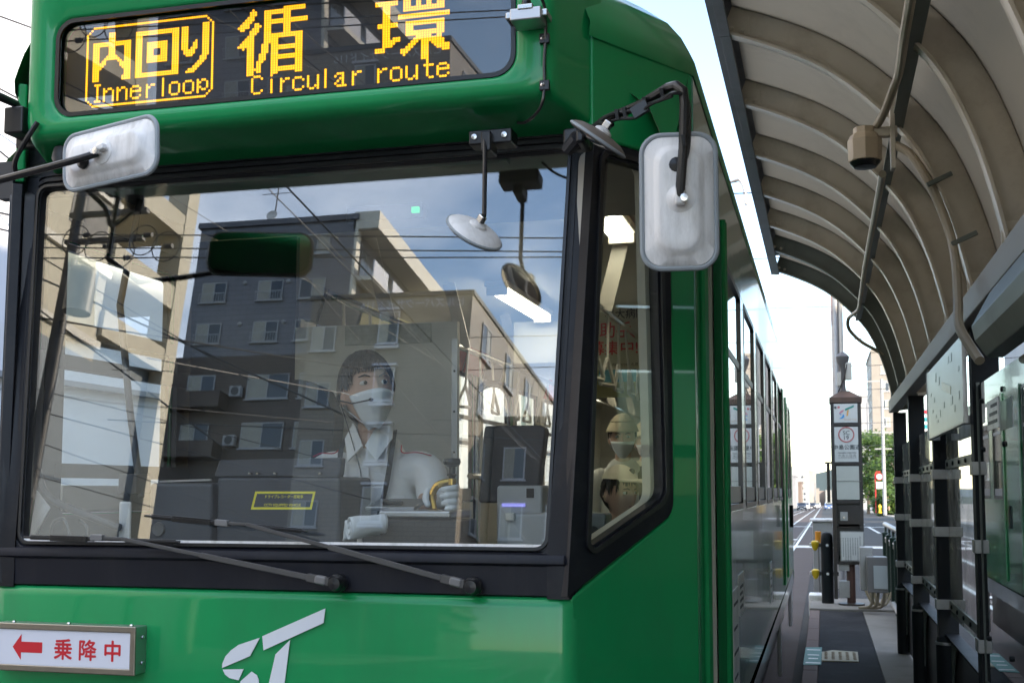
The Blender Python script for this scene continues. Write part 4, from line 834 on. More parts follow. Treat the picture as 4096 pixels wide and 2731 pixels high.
# ---------------------------------------------------------------- passengers
def passenger(c, yaw, k, label, kind, cloth, sitz):
    c = V(c); root = empty('person', (c.x, c.y+.08, sitz), label, 'person'); Mx = place(c, yaw, radians(4 if kind != 'child' else 2), 0, k)
    b = lambda x, y, z: c+Matrix.Rotation(yaw*.5, 3, 'Z') @ V((x*k, y*k, z*k))
    bm_ = skinned([[(b(0, .1, -.72), .12*k), (b(0, .1, -.5), .115*k), (b(0, .07, -.28), .10*k), (b(0, .05, -.17), .055*k), (b(0, .03, -.10), .05*k), (b(0, .015, -.03), .05*k)],
                   [(b(.17, .08, -.27), .045*k), (b(.21, .06, -.5), .038*k), (b(.15, -.10, -.62), .03*k), (b(.08, -.16, -.62), .03*k)], [(b(-.17, .08, -.27), .045*k), (b(-.21, .06, -.5), .038*k), (b(-.15, -.10, -.62), .03*k), (b(-.08, -.16, -.62), .03*k)],
                   [(b(.08, .08, -.72), .075*k), (b(.1, -.25, -.74), .065*k), (b(.1, -.28, -1.1), .045*k)], [(b(-.08, .08, -.72), .075*k), (b(-.1, -.25, -.74), .065*k), (b(-.1, -.28, -1.1), .045*k)]])
    bm_.join(headmb().xf(Mx)); bo = fuse(bm_.build('body', M['skin'], root), .007*k, 3); face(Mx, bo, kind == 'child')
    sm_ = skinned([[(b(0, .1, -.72), (.17*k, .13*k)), (b(0, .1, -.5), (.165*k, .125*k)), (b(0, .075, -.27), (.16*k, .105*k)), (b(0, .055, -.19), (.12*k, .085*k)), (b(0, .045, -.105), (.075*k, .07*k))]] +
                  [[(b(s*.08, .075, -.22), .085*k), (b(s*.17, .08, -.245), .075*k), (b(s*.215, .06, -.5), .062*k), (b(s*.165, -.07, -.60), .05*k)] for s in (1, -1)])
    fuse(sm_.build('shirt', cloth, bo), .009*k, 5)
    tr = skinned([[(b(s*.07, .09, -.70), .10*k), (b(s*.10, -.25, -.73), .085*k), (b(s*.10, -.28, -1.08), .07*k)] for s in (1, -1)]); fuse(tr.build('trousers', M['dark'], bo), .012*k, 3)
    hairmb(Mx, 160, seed=5).build('hair', M['hair'], bo, sm=70)
    if kind == 'child':                      # baseball cap
        rows = [[hp(.999-.66*i/9, -pi+2*pi*j/40, 1.25, True) for j in range(40)] for i in range(10)]
        cm = MB(); cm.strip(rows, close=True); cm.cap(0, 40); cp = cm.xf(Mx).build('cap', M['beige'], bo, sm=70)
        br = MB(); r0 = [hp(.345, -.95+1.9*j/16, 1.25, True) for j in range(17)]; r1 = [V((p.x*1.10, p.y-.075*cos((-.95+1.9*j/16)*1.35), p.z-.012)) for j, p in enumerate(r0)]
        br.strip([r0, [(a+b_)/2+V((0,0,.008)) for a, b_ in zip(r0, r1)], r1]).xf(Mx); q = br.build('cap_brim', M['beige'], bo, sm=80); s = q.modifiers.new('t', 'SOLIDIFY'); s.thickness = .004
        e = Mx @ (hp(.55, .15, 1.26)); MB().ball(e, (.014, .006, .014), 8, 6).build('cap_badge', M['dark'], bo)
    else:                                    # soft bucket hat, straps and mask
        rows = [[hp(.999-.60*i/8, -pi+2*pi*j/40, 1.22+.02*sin(3*j), True) for j in range(40)] for i in range(9)]; rows += [[V((p.x*(1+.20*t), p.y*(1+.20*t), p.z-.032*t)) for p in rows[8]] for t in (.4, .8, 1.2, 1.5)]
        cm = MB(); cm.strip(rows, close=True); cm.cap(0, 40); hat = cm.xf(Mx).build('bucket_hat', M['hat'], bo, sm=80); s = hat.modifiers.new('t', 'SOLIDIFY'); s.thickness = .003
        MB().tube([Mx @ V((q.x*1.012, q.y*1.012, q.z)) for q in rows[7]], .004, 5, True).build('hat_band', M['hat'], bo)
        face_mask(Mx, bo, M['mask'])
    if kind == 'woman':
        q = bez([b(.10, .05, -.17), b(.11, -.04, -.26), b(.12, -.06, -.40), b(.16, -.08, -.60)], 5); mb = MB()
        for i in range(len(q)-1): mb.bar(q[i], q[i+1], .035, .006, (0,-1,.2))
        bg_ = mb.build('bag_strap', M['dark'], bo)
    return root
M['hat'] = mat('straw coloured hat', (.58, .49, .34), .9, var=.15, bump=.4, bscale=120); M['pale'] = mat('pale grey shirt cloth', (.68, .66, .6), .9, var=.06, bump=.2, bscale=30)
passenger(at(2490, 1750, Y=6.9), radians(10), 1.0, 'passenger in straw bucket hat, white face mask and pale sweatshirt with dark bag strap', 'woman', M['pale'], .98)
passenger(at(2585, 1765, Y=7.7), radians(12), .98, 'passenger in beige hat and pink mask half hidden behind the corner window trim', 'behind', M['beige'], .98)
passenger(at(2478, 1975, Y=5.1), radians(50), .88, 'child in beige baseball cap looking sideways in the front corner window', 'child', M['cloth'], .75)
# towel over the desk edge, clipboard on the controller
def towel():
    mb = MB(); prof = []
    for i in range(48):
        t = i/47; an = radians(200-760*t); r = .010+.030*t; prof.append((r*cos(an)*.8, r*sin(an)))
    for i in range(1, 6): prof.append((prof[47][0]-.003*i, prof[47][1]-.011*i))
    c = at(1395, 2108, Y=3.11); ax = V((.74, .66, .12)).normalized(); h = V((.66, -.74, 0)).normalized(); rows = []
    for k in range(12):
        s = k/11; f = 1+.05*sin(7*s)-.12*s; rows.append([c+ax*(.11*s)+h*(x*f+.002*sin(9*z*40+5*s))+Za*(z*f) for x, z in prof])
    mb.strip(rows); return mb
o = towel().build('towel', M['mask'], sm=80); s = o.modifiers.new('t', 'SOLIDIFY'); s.thickness = .005; tag(o, 'rolled white towel on the left end of the driver control desk', 'towel')
a = at(1490, 2035, Y=3.32); b = at(1685, 2000, Y=3.32); mb = MB(); mb.obox((a+b)/2, (abs(b.x-a.x)/2, 0, 0), (0, .06, .012), (0, -.002, .006)); o = mb.build('clipboard', M['alu'], bev=.003)
tag(o, 'grey timetable holder lying on the control desk beside the brass handle', 'clipboard'); MB().obox((a+b)/2+V((.01,-.06,.005)), (.03,0,0), (0,.006,0), (0,0,.006)).build('clip', M['blackp'], o, bev=.002)
# ================================================================ GROUND, PLATFORM
asph = mat('asphalt', (.04, .04, .041), .9, spec=.25, var=.25, scale=60, bump=.4, bscale=220, dirt=(.075, .07, .066), dscale=1.2, damt=.6)
asph2 = mat('platform asphalt', (.018, .019, .022), .9, spec=.2, var=.3, scale=40, bump=.5, bscale=180, dirt=(.055, .055, .058), dscale=1.5, damt=.7)
brickm = mat('brown block paving', (.075, .058, .053), .9, spec=.2, var=.2, scale=25, bump=.3, dirt=(.09, .08, .08), dscale=2)
conc = mat('concrete', (.24, .225, .20), .85, var=.15, scale=10, bump=.3, bscale=90, dirt=(.15, .14, .12), dscale=2.2, damt=.8)
kerbm = mat('pinkish kerb stone', (.16, .115, .10), .85, var=.15, bump=.3, bscale=120, dirt=(.14, .11, .1), damt=.7)
struct(MB().box(-3000, 3000, -3000, 3000, -.6, -.204), 'ground', mat('dusty ground', (.12, .115, .105), .9, var=.2, scale=.05))
struct(MB().box(-7.5, 6.5, -140, 900, -.3, -.2), 'road', asph)
struct(MB().box(-4.9, -.3, -140, 600, -.25, -.195), 'track_bed', brickm)
railm = mat('worn rail', (.62, .6, .57), .35, .6, var=.1)
for xc in (-1.5, -4.0):
    for s in (-.5335, .5335):
        mb = MB(); mb.box(xc+s-.035, xc+s+.035, -140, 500, -.21, -.185); struct(mb, 'rail', railm)
        mb = MB(); mb.box(xc+s-.13, xc+s-.075, -140, 500, -.21, -.19); struct(mb, 'rail_edge', conc)
for y0 in (19.5, 41): struct(MB().box(-6.9, -.9, y0, y0+.35, -.199, -.188), 'road_marking', M['white'])
struct(MB().box(-9.5, -7.5, -140, 900, -.25, -.05), 'pavement', conc); struct(MB().box(6.5, 10, -140, 900, -.25, -.05), 'pavement', conc)
struct(MB().box(-.075, .42, -40, 14.93, -.3, 0), 'platform', asph2)
struct(MB().box(.424, .86, -40, 14.93, -.3, .004), 'platform_edge_strip', conc)
mb = MB()
for k in range(55): mb.box(-.195, -.079, -40+k*1.0, -40+k+.985, -.3, .004) if -40+k+.985 < 15 else None
struct(mb, 'platform_kerb', kerbm, bev=.006)
struct(MB().box(-.20, .9, 14.95, 16.4, -.3, .03), 'sign_footing', conc, bev=.015)
struct(MB().box(-.22, .02, 16.0, 16.4, -.2, .10), 'white_end_block', M['white'], bev=.02)
# tactile block and teal door marking on the platform
q = [at(x, y, Z=.008) for x, y in ((3288,2606),(3330,2599),(3431,2606),(3435,2644),(3287,2640))]
mb = MB(); mb.plate([(p.x, p.y) for p in q], [], (0, 0, .002), Xa, Ya, .008); tp = mb.build('tactile_block', mat('ivory tactile tile', (.55, .5, .36), .7, var=.1, dirt=(.3, .27, .2))); tag(tp, 'ivory tactile paving tile with brown dots on the platform asphalt', 'tactile tile')
mb = MB(); c0 = q[0]; c1 = q[2]
for i in range(5):
    for j in range(6):
        x = c0.x+.035+(c1.x-c0.x-.07)*i/4; y = q[4].y+.10+(q[2].y-q[4].y-.2)*j/5; mb.lathe([(.017, 0), (.011, .005), (0, .006)], (x, y, .0105), (0,0,1), 8)
mb.build('tactile_dot', mat('worn brown dot', (.22, .15, .07), .7), tp)
q = [at(x, y, Z=.008) for x, y in ((3223,2587),(3288,2587),(3285,2657),(3212,2657))]
tm = MB().plate([(p.x, p.y) for p in q], [], (0, 0, .0055), Xa, Ya, .003).build('door_marking', mat('teal floor sticker', (.10, .27, .24), .6, var=.1)); tag(tm, 'teal door position sticker on the kerb edge of the platform', 'floor sticker')
mb = MB(); cx = (q[0].x+q[1].x)/2
for f, wd in ((.12, .06), (.35, .04), (.55, .05), (.85, .06)):
    y = q[3].y+(q[0].y-q[3].y)*f; mb.box(cx-wd, cx+wd, y-.025, y+.025, .0088, .0096)
mb.build('marking_print', M['white'], tm, sm=0)
# ================================================================ PLATFORM SHELTER
M['rib'] = mat('taupe painted steel', (.62, .56, .46), .38, .0, var=.08, scale=5, bump=.03, dirt=(.30, .24, .16), dscale=3.5, damt=.5, spec=.6)
M['ribg'] = mat('green grey painted steel', (.15, .17, .15), .45, var=.12, dirt=(.09, .08, .06), damt=.5)
M['col'] = mat('dark blue green column paint', (.009, .012, .015), .6, spec=.25, var=.2, dirt=(.02, .018, .016), dscale=4, damt=.5)
M['band'] = mat('galvanised band', (.42, .42, .42), .5, .8, var=.15, dirt=(.25, .22, .18), damt=.5)
sh = empty('platform_shelter', (.62, 3, 0), 'curved taupe platform shelter with arched ribs, translucent roof and dark columns', 'shelter')
PR = [(-.405, 3.49), (-.24, 3.425), (-.07, 3.345), (.08, 3.25), (.22, 3.125), (.357, 2.97), (.44, 2.84), (.515, 2.66), (.565, 2.49), (.605, 2.31), (.628, 2.16)]
PB = [(p.x, p.z) for p in bez([V((x, 0, z)) for x, z in PR], 3)]
def offp(d):
    R_ = []
    for i, (x, z) in enumerate(PB):
        a = V(PB[max(0, i-1)]); b = V(PB[min(len(PB)-1, i+1)]); t = (b-a).normalized(); R_.append((x-t.y*d, z+t.x*d)) 
    return R_
UP = offp(.14); TOP = offp(.165)
def loft_y(c0, c1, y0, y1):
    mb = MB(); n = len(c0); rows = [[(x, y0, z) for x, z in c0], [(x, y1, z) for x, z in c0], [(x, y1, z) for x, z in c1], [(x, y0, z) for x, z in c1]]
    mb.strip(rows+[rows[0]]); 
    for e in (0, n-1): mb.f.append((e, n+e, 2*n+e, 3*n+e))
    return mb
RY = [11.1-.98*k for k in range(12)]
IN = offp(.012)
for i, y in enumerate(RY):
    m = M['ribg'] if i < 2 else M['rib']
    mb = loft_y(PB, UP, y-.006, y+.006); mb.join(loft_y(PB, IN, y-.052, y+.012)); r_ = mb.build('rib', m, sh, bev=.002, sm=50)
    mb = MB(); p0_ = PB[1]; mb.box(-.385, -.28, y-.014, y-.006, 3.475, 3.56); mb.build('rib_plate', m, r_, bev=.002); MB().box(.60, .66, y-.014, y-.006, 2.20, 2.36).build('rib_plate', m, r_, bev=.002)
    for x, z in ((-.36, 3.515), (-.31, 3.497), (.628, 2.32), (.632, 2.24)): MB().lathe([(.013, 0), (.012, .006), (.005, .008), (0, .012)], (x, y-.014, z), (0,-1,0), 8).build('rib_bolt', M['rib'], r_)
PANM = mat('brown polycarbonate', (.42, .38, .31), .35, var=.18, scale=2.5, dirt=(.12, .10, .07), dscale=1.8, damt=.9)
N = PANM.node_tree.nodes; L = PANM.node_tree.links; b = N['Principled BSDF']
tr = N.new('ShaderNodeBsdfTranslucent'); tr.inputs[0].default_value = (.64, .575, .48, 1); mx = N.new('ShaderNodeMixShader'); mx.inputs[0].default_value = .55
L.new(b.outputs[0], mx.inputs[1]); L.new(tr.outputs[0], mx.inputs[2]); L.new(mx.outputs[0], N['Material Output'].inputs[0])
for i in range(len(RY)-1):
    mb = loft_y(UP, offp(.146), RY[i+1]+.004, RY[i]-.004); mb.build('roof_panel', PANM, sh, sm=50)
for y in RY: loft_y(offp(.147), TOP, y-.02, y+.02).build('roof_cover_strip', M['ribg'], sh)
# long members: eave channel, mid purlin, gutter beam
for i in range(6):
    y1 = 11.16-2.0*i; y0 = max(.0, y1-1.995)
    MB().box(-.435, -.405, y0, y1, 3.465, 3.66).box(-.406, -.36, y0, y1, 3.462, 3.474).box(-.404, -.33, y0, y1, 3.645, 3.66).build('eave_channel', M['eave'] if 'eave' in M else M.setdefault('eave', mat('grey eave paint', (.22, .22, .225), .6, spec=.25, var=.15, dirt=(.1, .09, .08))), sh, bev=.003)
mb = MB(); mb.box(.355, .362, .2, 11.1, 3.0, 3.11); mb.box(.31, .36, .2, 11.1, 2.995, 3.003); mb.build('purlin', M['ribg'], sh, bev=.002)
M['gut'] = mat('galvanised gutter', (.34, .31, .27), .55, .2, var=.12, scale=4, dirt=(.3, .24, .18), dscale=3, damt=.5, stretch=(1, .4, 3))
MB().box(.585, .665, .2, 11.2, 2.155, 2.265).build('gutter_beam', M['gut'], sh, bev=.006)
# columns
CY = [11.15, 9.2, 7.25, 5.35, 3.4, 1.4]
for i, y in enumerate(CY):
    mb = MB(); mb.box(.622, .732, y-.008, y, .02, 2.155); mb.box(.622, .630, y-.0, y+.10, .02, 2.154); mb.box(.724, .732, y, y+.10, .02, 2.154); mb.box(.63, .724, y+.05, y+.056, .02, 2.154)
    c = mb.build('column', M['col'], sh, bev=.002)
    MB().lathe([(.062, .0), (.062, .56), (.055, .60), (.05, .605)], (.668, y+.03, .01), (0,0,1), 18).build('column_sleeve', M['col'], c)
    MB().lathe([(.064, .0), (.066, .008), (.064, .016)], (.668, y+.03, .57), (0,0,1), 18).build('sleeve_ring', M['band'], c)
    for z in (1.545, 1.215, .80):
        MB().box(.612, .738, y-.016, y-.008, z-.028, z+.028).box(.612, .62, y-.014, y+.09, z-.028, z+.028).build('column_band', M['band'], c, bev=.002)
        MB().lathe([(.012, 0), (.012, .012), (.006, .014), (.006, .022), (0, .022)], (.728, y-.016, z), (.3,-1,0), 8).build('band_bolt', M['col'], c)
# clear side panels, their clamps, dark lower panels and ledge
for i in range(2):
    y1, y0 = CY[i]-.0, CY[i+1]+.11
    MB().box(.690, .695, y0, y1-.02, .74, 1.86).build('side_panel', M['panel'], sh, sm=0)
y1, y0 = CY[2]-.02, CY[3]+.11; MB().box(.690, .695, y0, y1, .74, 1.86).build('side_panel', M['panel'], sh, sm=0)
for i in range(4):
    y1, y0 = CY[i]-.01, CY[i+1]+.11
    for z in (1.60, .80):
        cb_ = MB().box(.682, .690, y0, y1, z-.025, z+.025).build('clamp_bar', M['ribg'], sh, bev=.002)
        for k in range(6): MB().lathe([(.012, 0), (.011, .008), (0, .010)], (.682, y0+(y1-y0)*(k+.5)/6, z), (-1,0,0), 8).build('clamp_bolt', M['col'], cb_)
    MB().box(.70, .712, y0-.1, y1, .03, .62).build('lower_panel', M['lower'] if 'lower' in M else M.setdefault('lower', mat('dark bronze sheet', (.055, .05, .046), .3, .5, var=.2, dirt=(.1, .09, .08))), sh, bev=.002)
    MB().box(.655, .73, y0-.1, y1, .622, .635).build('ledge', M['col'], sh, bev=.002)
    cr = arc((0, 0), .42, 180, 90, 10); mb = MB(); mb.plate([(y1-.02-0.0+x*1.0+.0, .60+(z-.42)) for x, z in [(-.42*(1-cos(t*pi/20)), .42*sin(t*pi/20)) for t in range(11)]] + [(y1-.42, .61), (y1-.02, .61)][::-1][:0] + [(y1-.0, .60)], [], (.682, 0, 0), Ya, Za, .01); mb.build('brace', M['ribg'], sh, bev=.001)
# glossy acrylic screen nearest the camera
MB().box(.640, .646, 1.45, 5.33, .12, 1.895).build('wind_screen', glass('wind screen', .10, (.42, .47, .44), .012, power=3), sh, sm=0)
mb = MB(); mb.box(.636, .65, 5.33, 5.345, .10, 1.91); mb.box(.634, .638, 1.45, 5.33, .62, .66); mb.build('screen_edge', M['ribg'], sh)
for y in (5.2, 4.6, 4.0, 3.3):
    for z in (1.82, 1.62, .85): MB().lathe([(.011, 0), (.010, .008), (0, .010)], (.640, y, z), (-1,0,0), 8).build('screen_bolt', M['col'], sh)
o = MB().box(.615, .619, 4.55, 4.85, 1.68, 1.79).build('screen_label', M['white'], sh, sm=0); mb = MB()
for k in range(3): mb.box(.6135, .615, 4.58, 4.82-.04*k, 1.70+.03*k, 1.712+.03*k)
mb.build('label_print', M['dark'], o, sm=0)
# route map board hung between two columns
mbd = empty('map_board', (.6, 6.4, 1.75), 'glossy white route map board hung under the shelter gutter', 'map board')
MB().box(.600, .612, 5.46, 7.30, 1.752, 2.135).build('board', mat('glossy white board', (.42, .46, .45), .3, spec=.2, var=.03), mbd, bev=.002)
mb = MB(); mb.box(.596, .614, 5.45, 7.31, 1.745, 1.752); mb.box(.596, .614, 5.45, 5.46, 1.752, 2.14); mb.box(.596, .614, 7.30, 7.31, 1.752, 2.14); mb.build('board_frame', M['alu'], mbd)
gp_ = mat('grey print', (.30, .34, .33), .3, spec=.2); random.seed(5)
for k in range(16): y = 5.6+random.random()*1.5; z = 1.80+random.random()*.28; MB().box(.5985, .6, y, y+.03+.07*random.random(), z, z+.012+.03*random.random()).build('map_print', gp_, mbd, sm=0)
mb = MB(); mb.obox((.5988, 6.2, 1.96), (0, .22, .03), (0, -.004, .02), (.0006, 0, 0)); mb.build('map_band', mat('ochre band', (.42, .34, .20), .3, spec=.2), mbd, sm=0)
for y in (5.5, 7.26): MB().box(.60, .65, y-.02, y+.02, 2.13, 2.17).box(.60, .66, y-.02, y+.02, 1.74, 1.78).build('board_clamp', M['band'], mbd, bev=.003)
# dark lamp housing under the gutter
q = [at(3885,1310,X=.59), at(4060,1112,X=.59)]
lh = empty('shelter_lamp', (.5, 3.6, 1.95), 'dark green box lamp bracketed below the shelter gutter', 'lamp')
mb = MB(); sec_ = [(.60, 2.13), (.565, 2.13), (.50, 2.01), (.51, 1.96), (.545, 1.905), (.60, 1.90)]
mb.strip([[(x, y, z) for x, z in sec_] for y in (2.0, 4.27)], close=True); mb.cap(0, 6, True); mb.cap(6, 6); mb.build('housing', M['ribg'], lh, bev=.004, sm=20)
MB().box(.58, .64, 4.28, 4.34, 2.02, 2.12).build('bracket', M['band'], lh, bev=.004)
# loudspeaker hung on the conduit
lp = at(2850+735*.829, 715*.829, Y=5.0)
sp = empty('platform_camera', lp, 'beige octagonal camera housing with black dome hung from the roof conduit', 'camera')
MB().lathe([(.064, -.06), (.068, -.056), (.070, .03), (.058, .055), (.046, .058), (.046, .085), (.0, .088)], lp, (0,0,1), 8).build('housing', mat('beige housing', (.52, .42, .30), .45, var=.06, dirt=(.35, .25, .15)), sp, bev=.004, sm=20)
MB().lathe([(0, -.085), (.045, -.082), (.060, -.066), (.062, -.058)], lp, (0,0,1), 24).build('dome', M['blackp'], sp)
MB().box(lp.x+.03, lp.x+.13, lp.y-.02, lp.y+.02, lp.z+.04, lp.z+.08).box(lp.x+.10, lp.x+.12, lp.y-.03, lp.y+.03, lp.z-.1, lp.z+.16).build('bracket', M['rib'], sp, bev=.004)
# conduits
cond = mat('taupe conduit', (.34, .29, .21), .45, var=.1, dirt=(.2, .15, .09))
Zc = lambda x, y, X: at(2850+x*.829, y*.829, X=X)
pA = [at(2850+x*.829, y*.829, Y=Y) for x, y, Y in ((970,-120,3.4),(955,0,3.7),(925,180,4.05),(900,350,4.5),(875,420,4.65),(830,540,4.85),(790,612,5.0))]
tag(MB().tube(bez(pA, 4), .017, 10).build('conduit', cond), 'taupe conduit running along the roof down to the beige camera housing', 'conduit')
pB = [at(2850+x*.829, y*.829, Y=Y) for x, y, Y in ((820,840,5.1),(790,1000,5.9),(765,1130,6.8),(735,1290,8.2),(715,1430,9.6),(705,1490,10.3),(680,1515,10.6),(655,1540,10.8),(660,1590,11.0),(720,1650,11.05),(800,1695,11.1),(870,1745,11.12))]
tag(MB().tube(bez(pB, 4), .016, 10).build('conduit', cond), 'thin conduit continuing from the camera to the far end of the shelter roof', 'conduit')
pC = [at(2850+x*.829, y*.829, Y=Y) for x, y, Y in ((885,700,5.3),(960,750,5.25),(1040,870,5.2),(1100,1000,5.15),(1150,1140,5.1),(1175,1280,5.0),(1185,1450,4.9),(1190,1570,4.8),(1230,1650,4.7),(1290,1740,4.6))]
cc = MB().tube(bez(pC, 6), .019, 10).build('flexible_conduit', cond); tag(cc, 'ribbed flexible conduit curving down along a rib to the near column', 'conduit')
mb = MB()
for x, y, Y in ((1095,865,5.15),(1215,1150,5.05)):
    p = at(2850+x*.829, y*.829, Y=Y); MB().obox(p, (.05, 0, .022), (0, .008, 0), (-.004, 0, .009)).build('conduit_clamp', M['ribg'], cc, bev=.002)
# ================================================================ STOP SIGN POST
BY = 15.4
st_ = empty('stop_sign', (.3, BY, .03), 'tall brown tram stop pillar with numbered white panels at the platform end', 'stop sign')
brown = mat('dark brown frame', (.03, .026, .024), .45, var=.2, dirt=(.1, .06, .035), damt=.4); rust = mat('rusty brown cap', (.085, .055, .042), .6, var=.3, dirt=(.2, .09, .04))
def sx(px): return at(px, 1962, Y=BY).x
def sz(py): return at(3390, py, Y=BY).z
def zq(x, y): return 3200+x*.3828, 1500+y*.3828
XA, XB = sx(3328), sx(3452)
mb = MB(); mb.box(XA, XB, BY+.02, BY+.30, sz(2250), sz(1612)); mb.build('cabinet', brown, st_, bev=.004)
mb = MB()
for x in (XA, XB-.045): mb.box(x, x+.045, BY-.005, BY+.02, sz(2250)-.45 if x == XA else sz(2250), sz(1612))
mb.build('frame_post', brown, st_, bev=.004)
for y in (1697, 1853, 2008, 2100, 2251):
    MB().box(XA+.045, XB-.045, BY-.004, BY+.02, sz(y)-.018, sz(y)+.018).build('frame_bar', brown, st_, bev=.004)
mb = MB(); c = ((XA+XB)/2, BY+.15); hw = (XB-XA)/2+.012; zt_ = sz(1610); sq = lambda h, z: [(c[0]-h, c[1]-h*.8, z), (c[0]+h, c[1]-h*.8, z), (c[0]+h, c[1]+h*.8, z), (c[0]-h, c[1]+h*.8, z)]
mb.strip([sq(hw, zt_), sq(hw, zt_+.07), sq(hw-.01, zt_+.075), sq(.05, zt_+.16)], close=True); mb.cap(0, 4, True); mb.cap(12, 4); mb.build('roof', rust, st_, bev=.003, sm=20)
mb = MB(); mb.lathe([(.04, 0), (.03, .10), (.03, .28), (.05, .34), (.075, .40), (.085, .46), (.05, .50), (.0, .53)], (c[0]-.02, c[1], zt_+.14), (0,0,1), 14); mb.build('finial', mat('grey casting', (.12, .11, .11), .5), st_)
mb = MB(); mb.box(c[0]+.01, c[0]+.09, c[1]-.05, c[1]+.05, zt_+.30, zt_+.52); mb.box(c[0]-.09, c[0]-.04, c[1]-.05, c[1]+.05, zt_+.22, zt_+.40); mb.build('finial_box', M['cream'], st_, bev=.008)
MB().tube(bez([(c[0]-.1, c[1], zt_+.1), (c[0]-.06, c[1]-.06, zt_+.2), (c[0]+.0, c[1]-.07, zt_+.35), (c[0]+.03, c[1]-.05, zt_+.5)], 5), .008, 6).build('finial_cable', M['blackp'], st_)
wp = mat('white sign panel', (.66, .66, .64), .35, var=.03, dirt=(.5, .5, .47), dscale=3)
def panel(name, y0, y1, m, x0=366, x1=622, off=.004):
    a = zq(x0, y0); b = zq(x1, y1); return MB().box(sx(a[0]), sx(b[0]), BY-off, BY+.02, sz(b[1]), sz(a[1])).build(name, m, st_, bev=.002), (sx(a[0])+sx(b[0]))/2, (sz(a[1])+sz(b[1]))/2, sx(b[0])-sx(a[0]), sz(a[1])-sz(b[1])
yf = BY-.005
pn, cx, cz, pw, ph = panel('logo_panel', 298, 495, wp)
for col, pts in (((.0,.25,.2), [(488,352),(584,313),(584,333),(492,372)]), ((.6,.25,.3), [(428,390),(450,368),(482,360),(468,384),(432,404)]), ((.03,.25,.6), [(428,403),(455,403),(447,414),(436,413)]), ((.03,.3,.7), [(466,405),(482,420),(478,440),(455,453),(425,453),(450,440),(462,425)]), ((.75,.4,.1), [(512,366),(530,360),(520,424),(502,428)])):
    q = [zq(*p) for p in pts]; MB().plate([(sx(p[0]), sz(p[1])) for p in q], [], (0, yf, 0), Xa, Za, .001).build('logo_stroke', mat('logo colour', col, .4), pn, sm=0)
w2 = lambda x, y: (sx(zq(x, y)[0]), yf, sz(zq(x, y)[1]))
fit('電', w2(388, 337), Xa, Za, height=.032, bold=.02).build('panel_lettering', M['dark'], pn, sm=0); fit('停', w2(422, 335), Xa, Za, height=.032, bold=.02).build('panel_lettering', M['red'], pn, sm=0)
fit('Street Car', w2(545, 463), Xa, Za, width=.155).build('panel_lettering', mat('pale orange print', (.6, .42, .28), .5), pn, sm=0)
pn, cx, cz, pw, ph = panel('name_panel', 540, 905, wp, 370, 630)
c_ = w2(497, 621); mb = MB(); R0 = sx(zq(576, 0)[0])-c_[0]; mb.tube([(c_[0]+R0*cos(k*pi/20), yf, c_[2]+R0*sin(k*pi/20)) for k in range(40)], .007, 5, True); mb.build('number_ring', mat('ring red', (.5, .08, .08), .4), pn, sm=0)
fit('SC', w2(497, 602), Xa, Za, height=.052, bold=.004).build('panel_lettering', M['dark'], pn, sm=0); fit('19', w2(498, 653), Xa, Za, height=.052, bold=.004).build('panel_lettering', M['dark'], pn, sm=0)
fit('中島公園通', w2(501, 751), Xa, Za, width=.325, bold=.01).build('panel_lettering', M['dark'], pn, sm=0); fit('NAKAJIMA KOEN DORI', w2(500, 812), Xa, Za, width=.22, bold=.02).build('panel_lettering', M['dark'], pn, sm=0)
fit('中 岛 公 园 通', w2(502, 838), Xa, Za, width=.21).build('panel_lettering', M['capgrey'], pn, sm=0); fit('나카지마코엔도리', w2(502, 862), Xa, Za, width=.22).build('panel_lettering', M['capgrey'], pn, sm=0)
pn, cx, cz, pw, ph = panel('map_panel', 950, 1300, mat('frosted panel', (.5, .52, .49), .2, var=.1, scale=4), 384, 640)
MB().box(cx-pw/2, cx+pw/2, BY-.008, BY-.003, cz+.02, cz+.026).build('panel_divider', M['capgrey'], pn, sm=0)
pn, cx, cz, pw, ph = panel('switch_door', 1366, 1590, brown, 395, 642); MB().box(cx-.12, cx-.03, BY-.012, BY-.004, cz-.05, cz+.06).build('latch', M['band'], pn, bev=.003); MB().box(cx-.085, cx-.065, BY-.02, BY-.011, cz-.02, cz).build('latch_key', M['chrome'], pn, bev=.002)
a = (3100+490*.53, 1900+430*.53); b = (3100+655*.53, 1900+640*.53)
pn = MB().box(sx(a[0]), sx(b[0]), BY-.012, BY+.02, sz(b[1]), sz(a[1])).build('notice_panel', wp, st_, bev=.003); mb = MB()
random.seed(2)
for k in range(9):
    x = sx(b[0])-.035-k*.029; h0 = sz(a[1])-.05-.02*(k > 0)
    for j in range(int(12+random.random()*6)): mb.box(x-.005, x+.004, BY-.0132, BY-.012, h0-j*.018-.012, h0-j*.018)
mb.build('notice_print', M['capgrey'], pn, sm=0)
mb = MB(); mb.box(sx(a[0])-.012, sx(b[0])+.012, BY-.008, BY+.01, sz(b[1])-.012, sz(a[1])+.012); mb.build('notice_frame', M['band'], pn)
MB().lathe([(.052, 0), (.052, .62)], (c[0]+.02, BY+.08, .03), (0,0,1), 18).build('support_pipe', mat('rusty pipe', (.10, .05, .04), .6, var=.3), st_); MB().lathe([(.16, 0), (.16, .02), (.07, .03)], (c[0]+.02, BY+.08, .03), (0,0,1), 24).build('base_flange', brown, st_)
for z0, z1 in ((.12, .33), (.45, .72)): MB().box(XA+.06, XA+.19, BY+.02, BY+.1, z0, z1).build('junction_box', M['band'], st_, bev=.006)
MB().box(XA-.06, XA-.02, BY+.1, BY+.2, sz(2010), sz(1850)).box(XA-.085, XA, BY+.1, BY+.2, sz(1852), sz(1845)).build('side_light', M['blackp'], st_, bev=.004)
mb = MB()
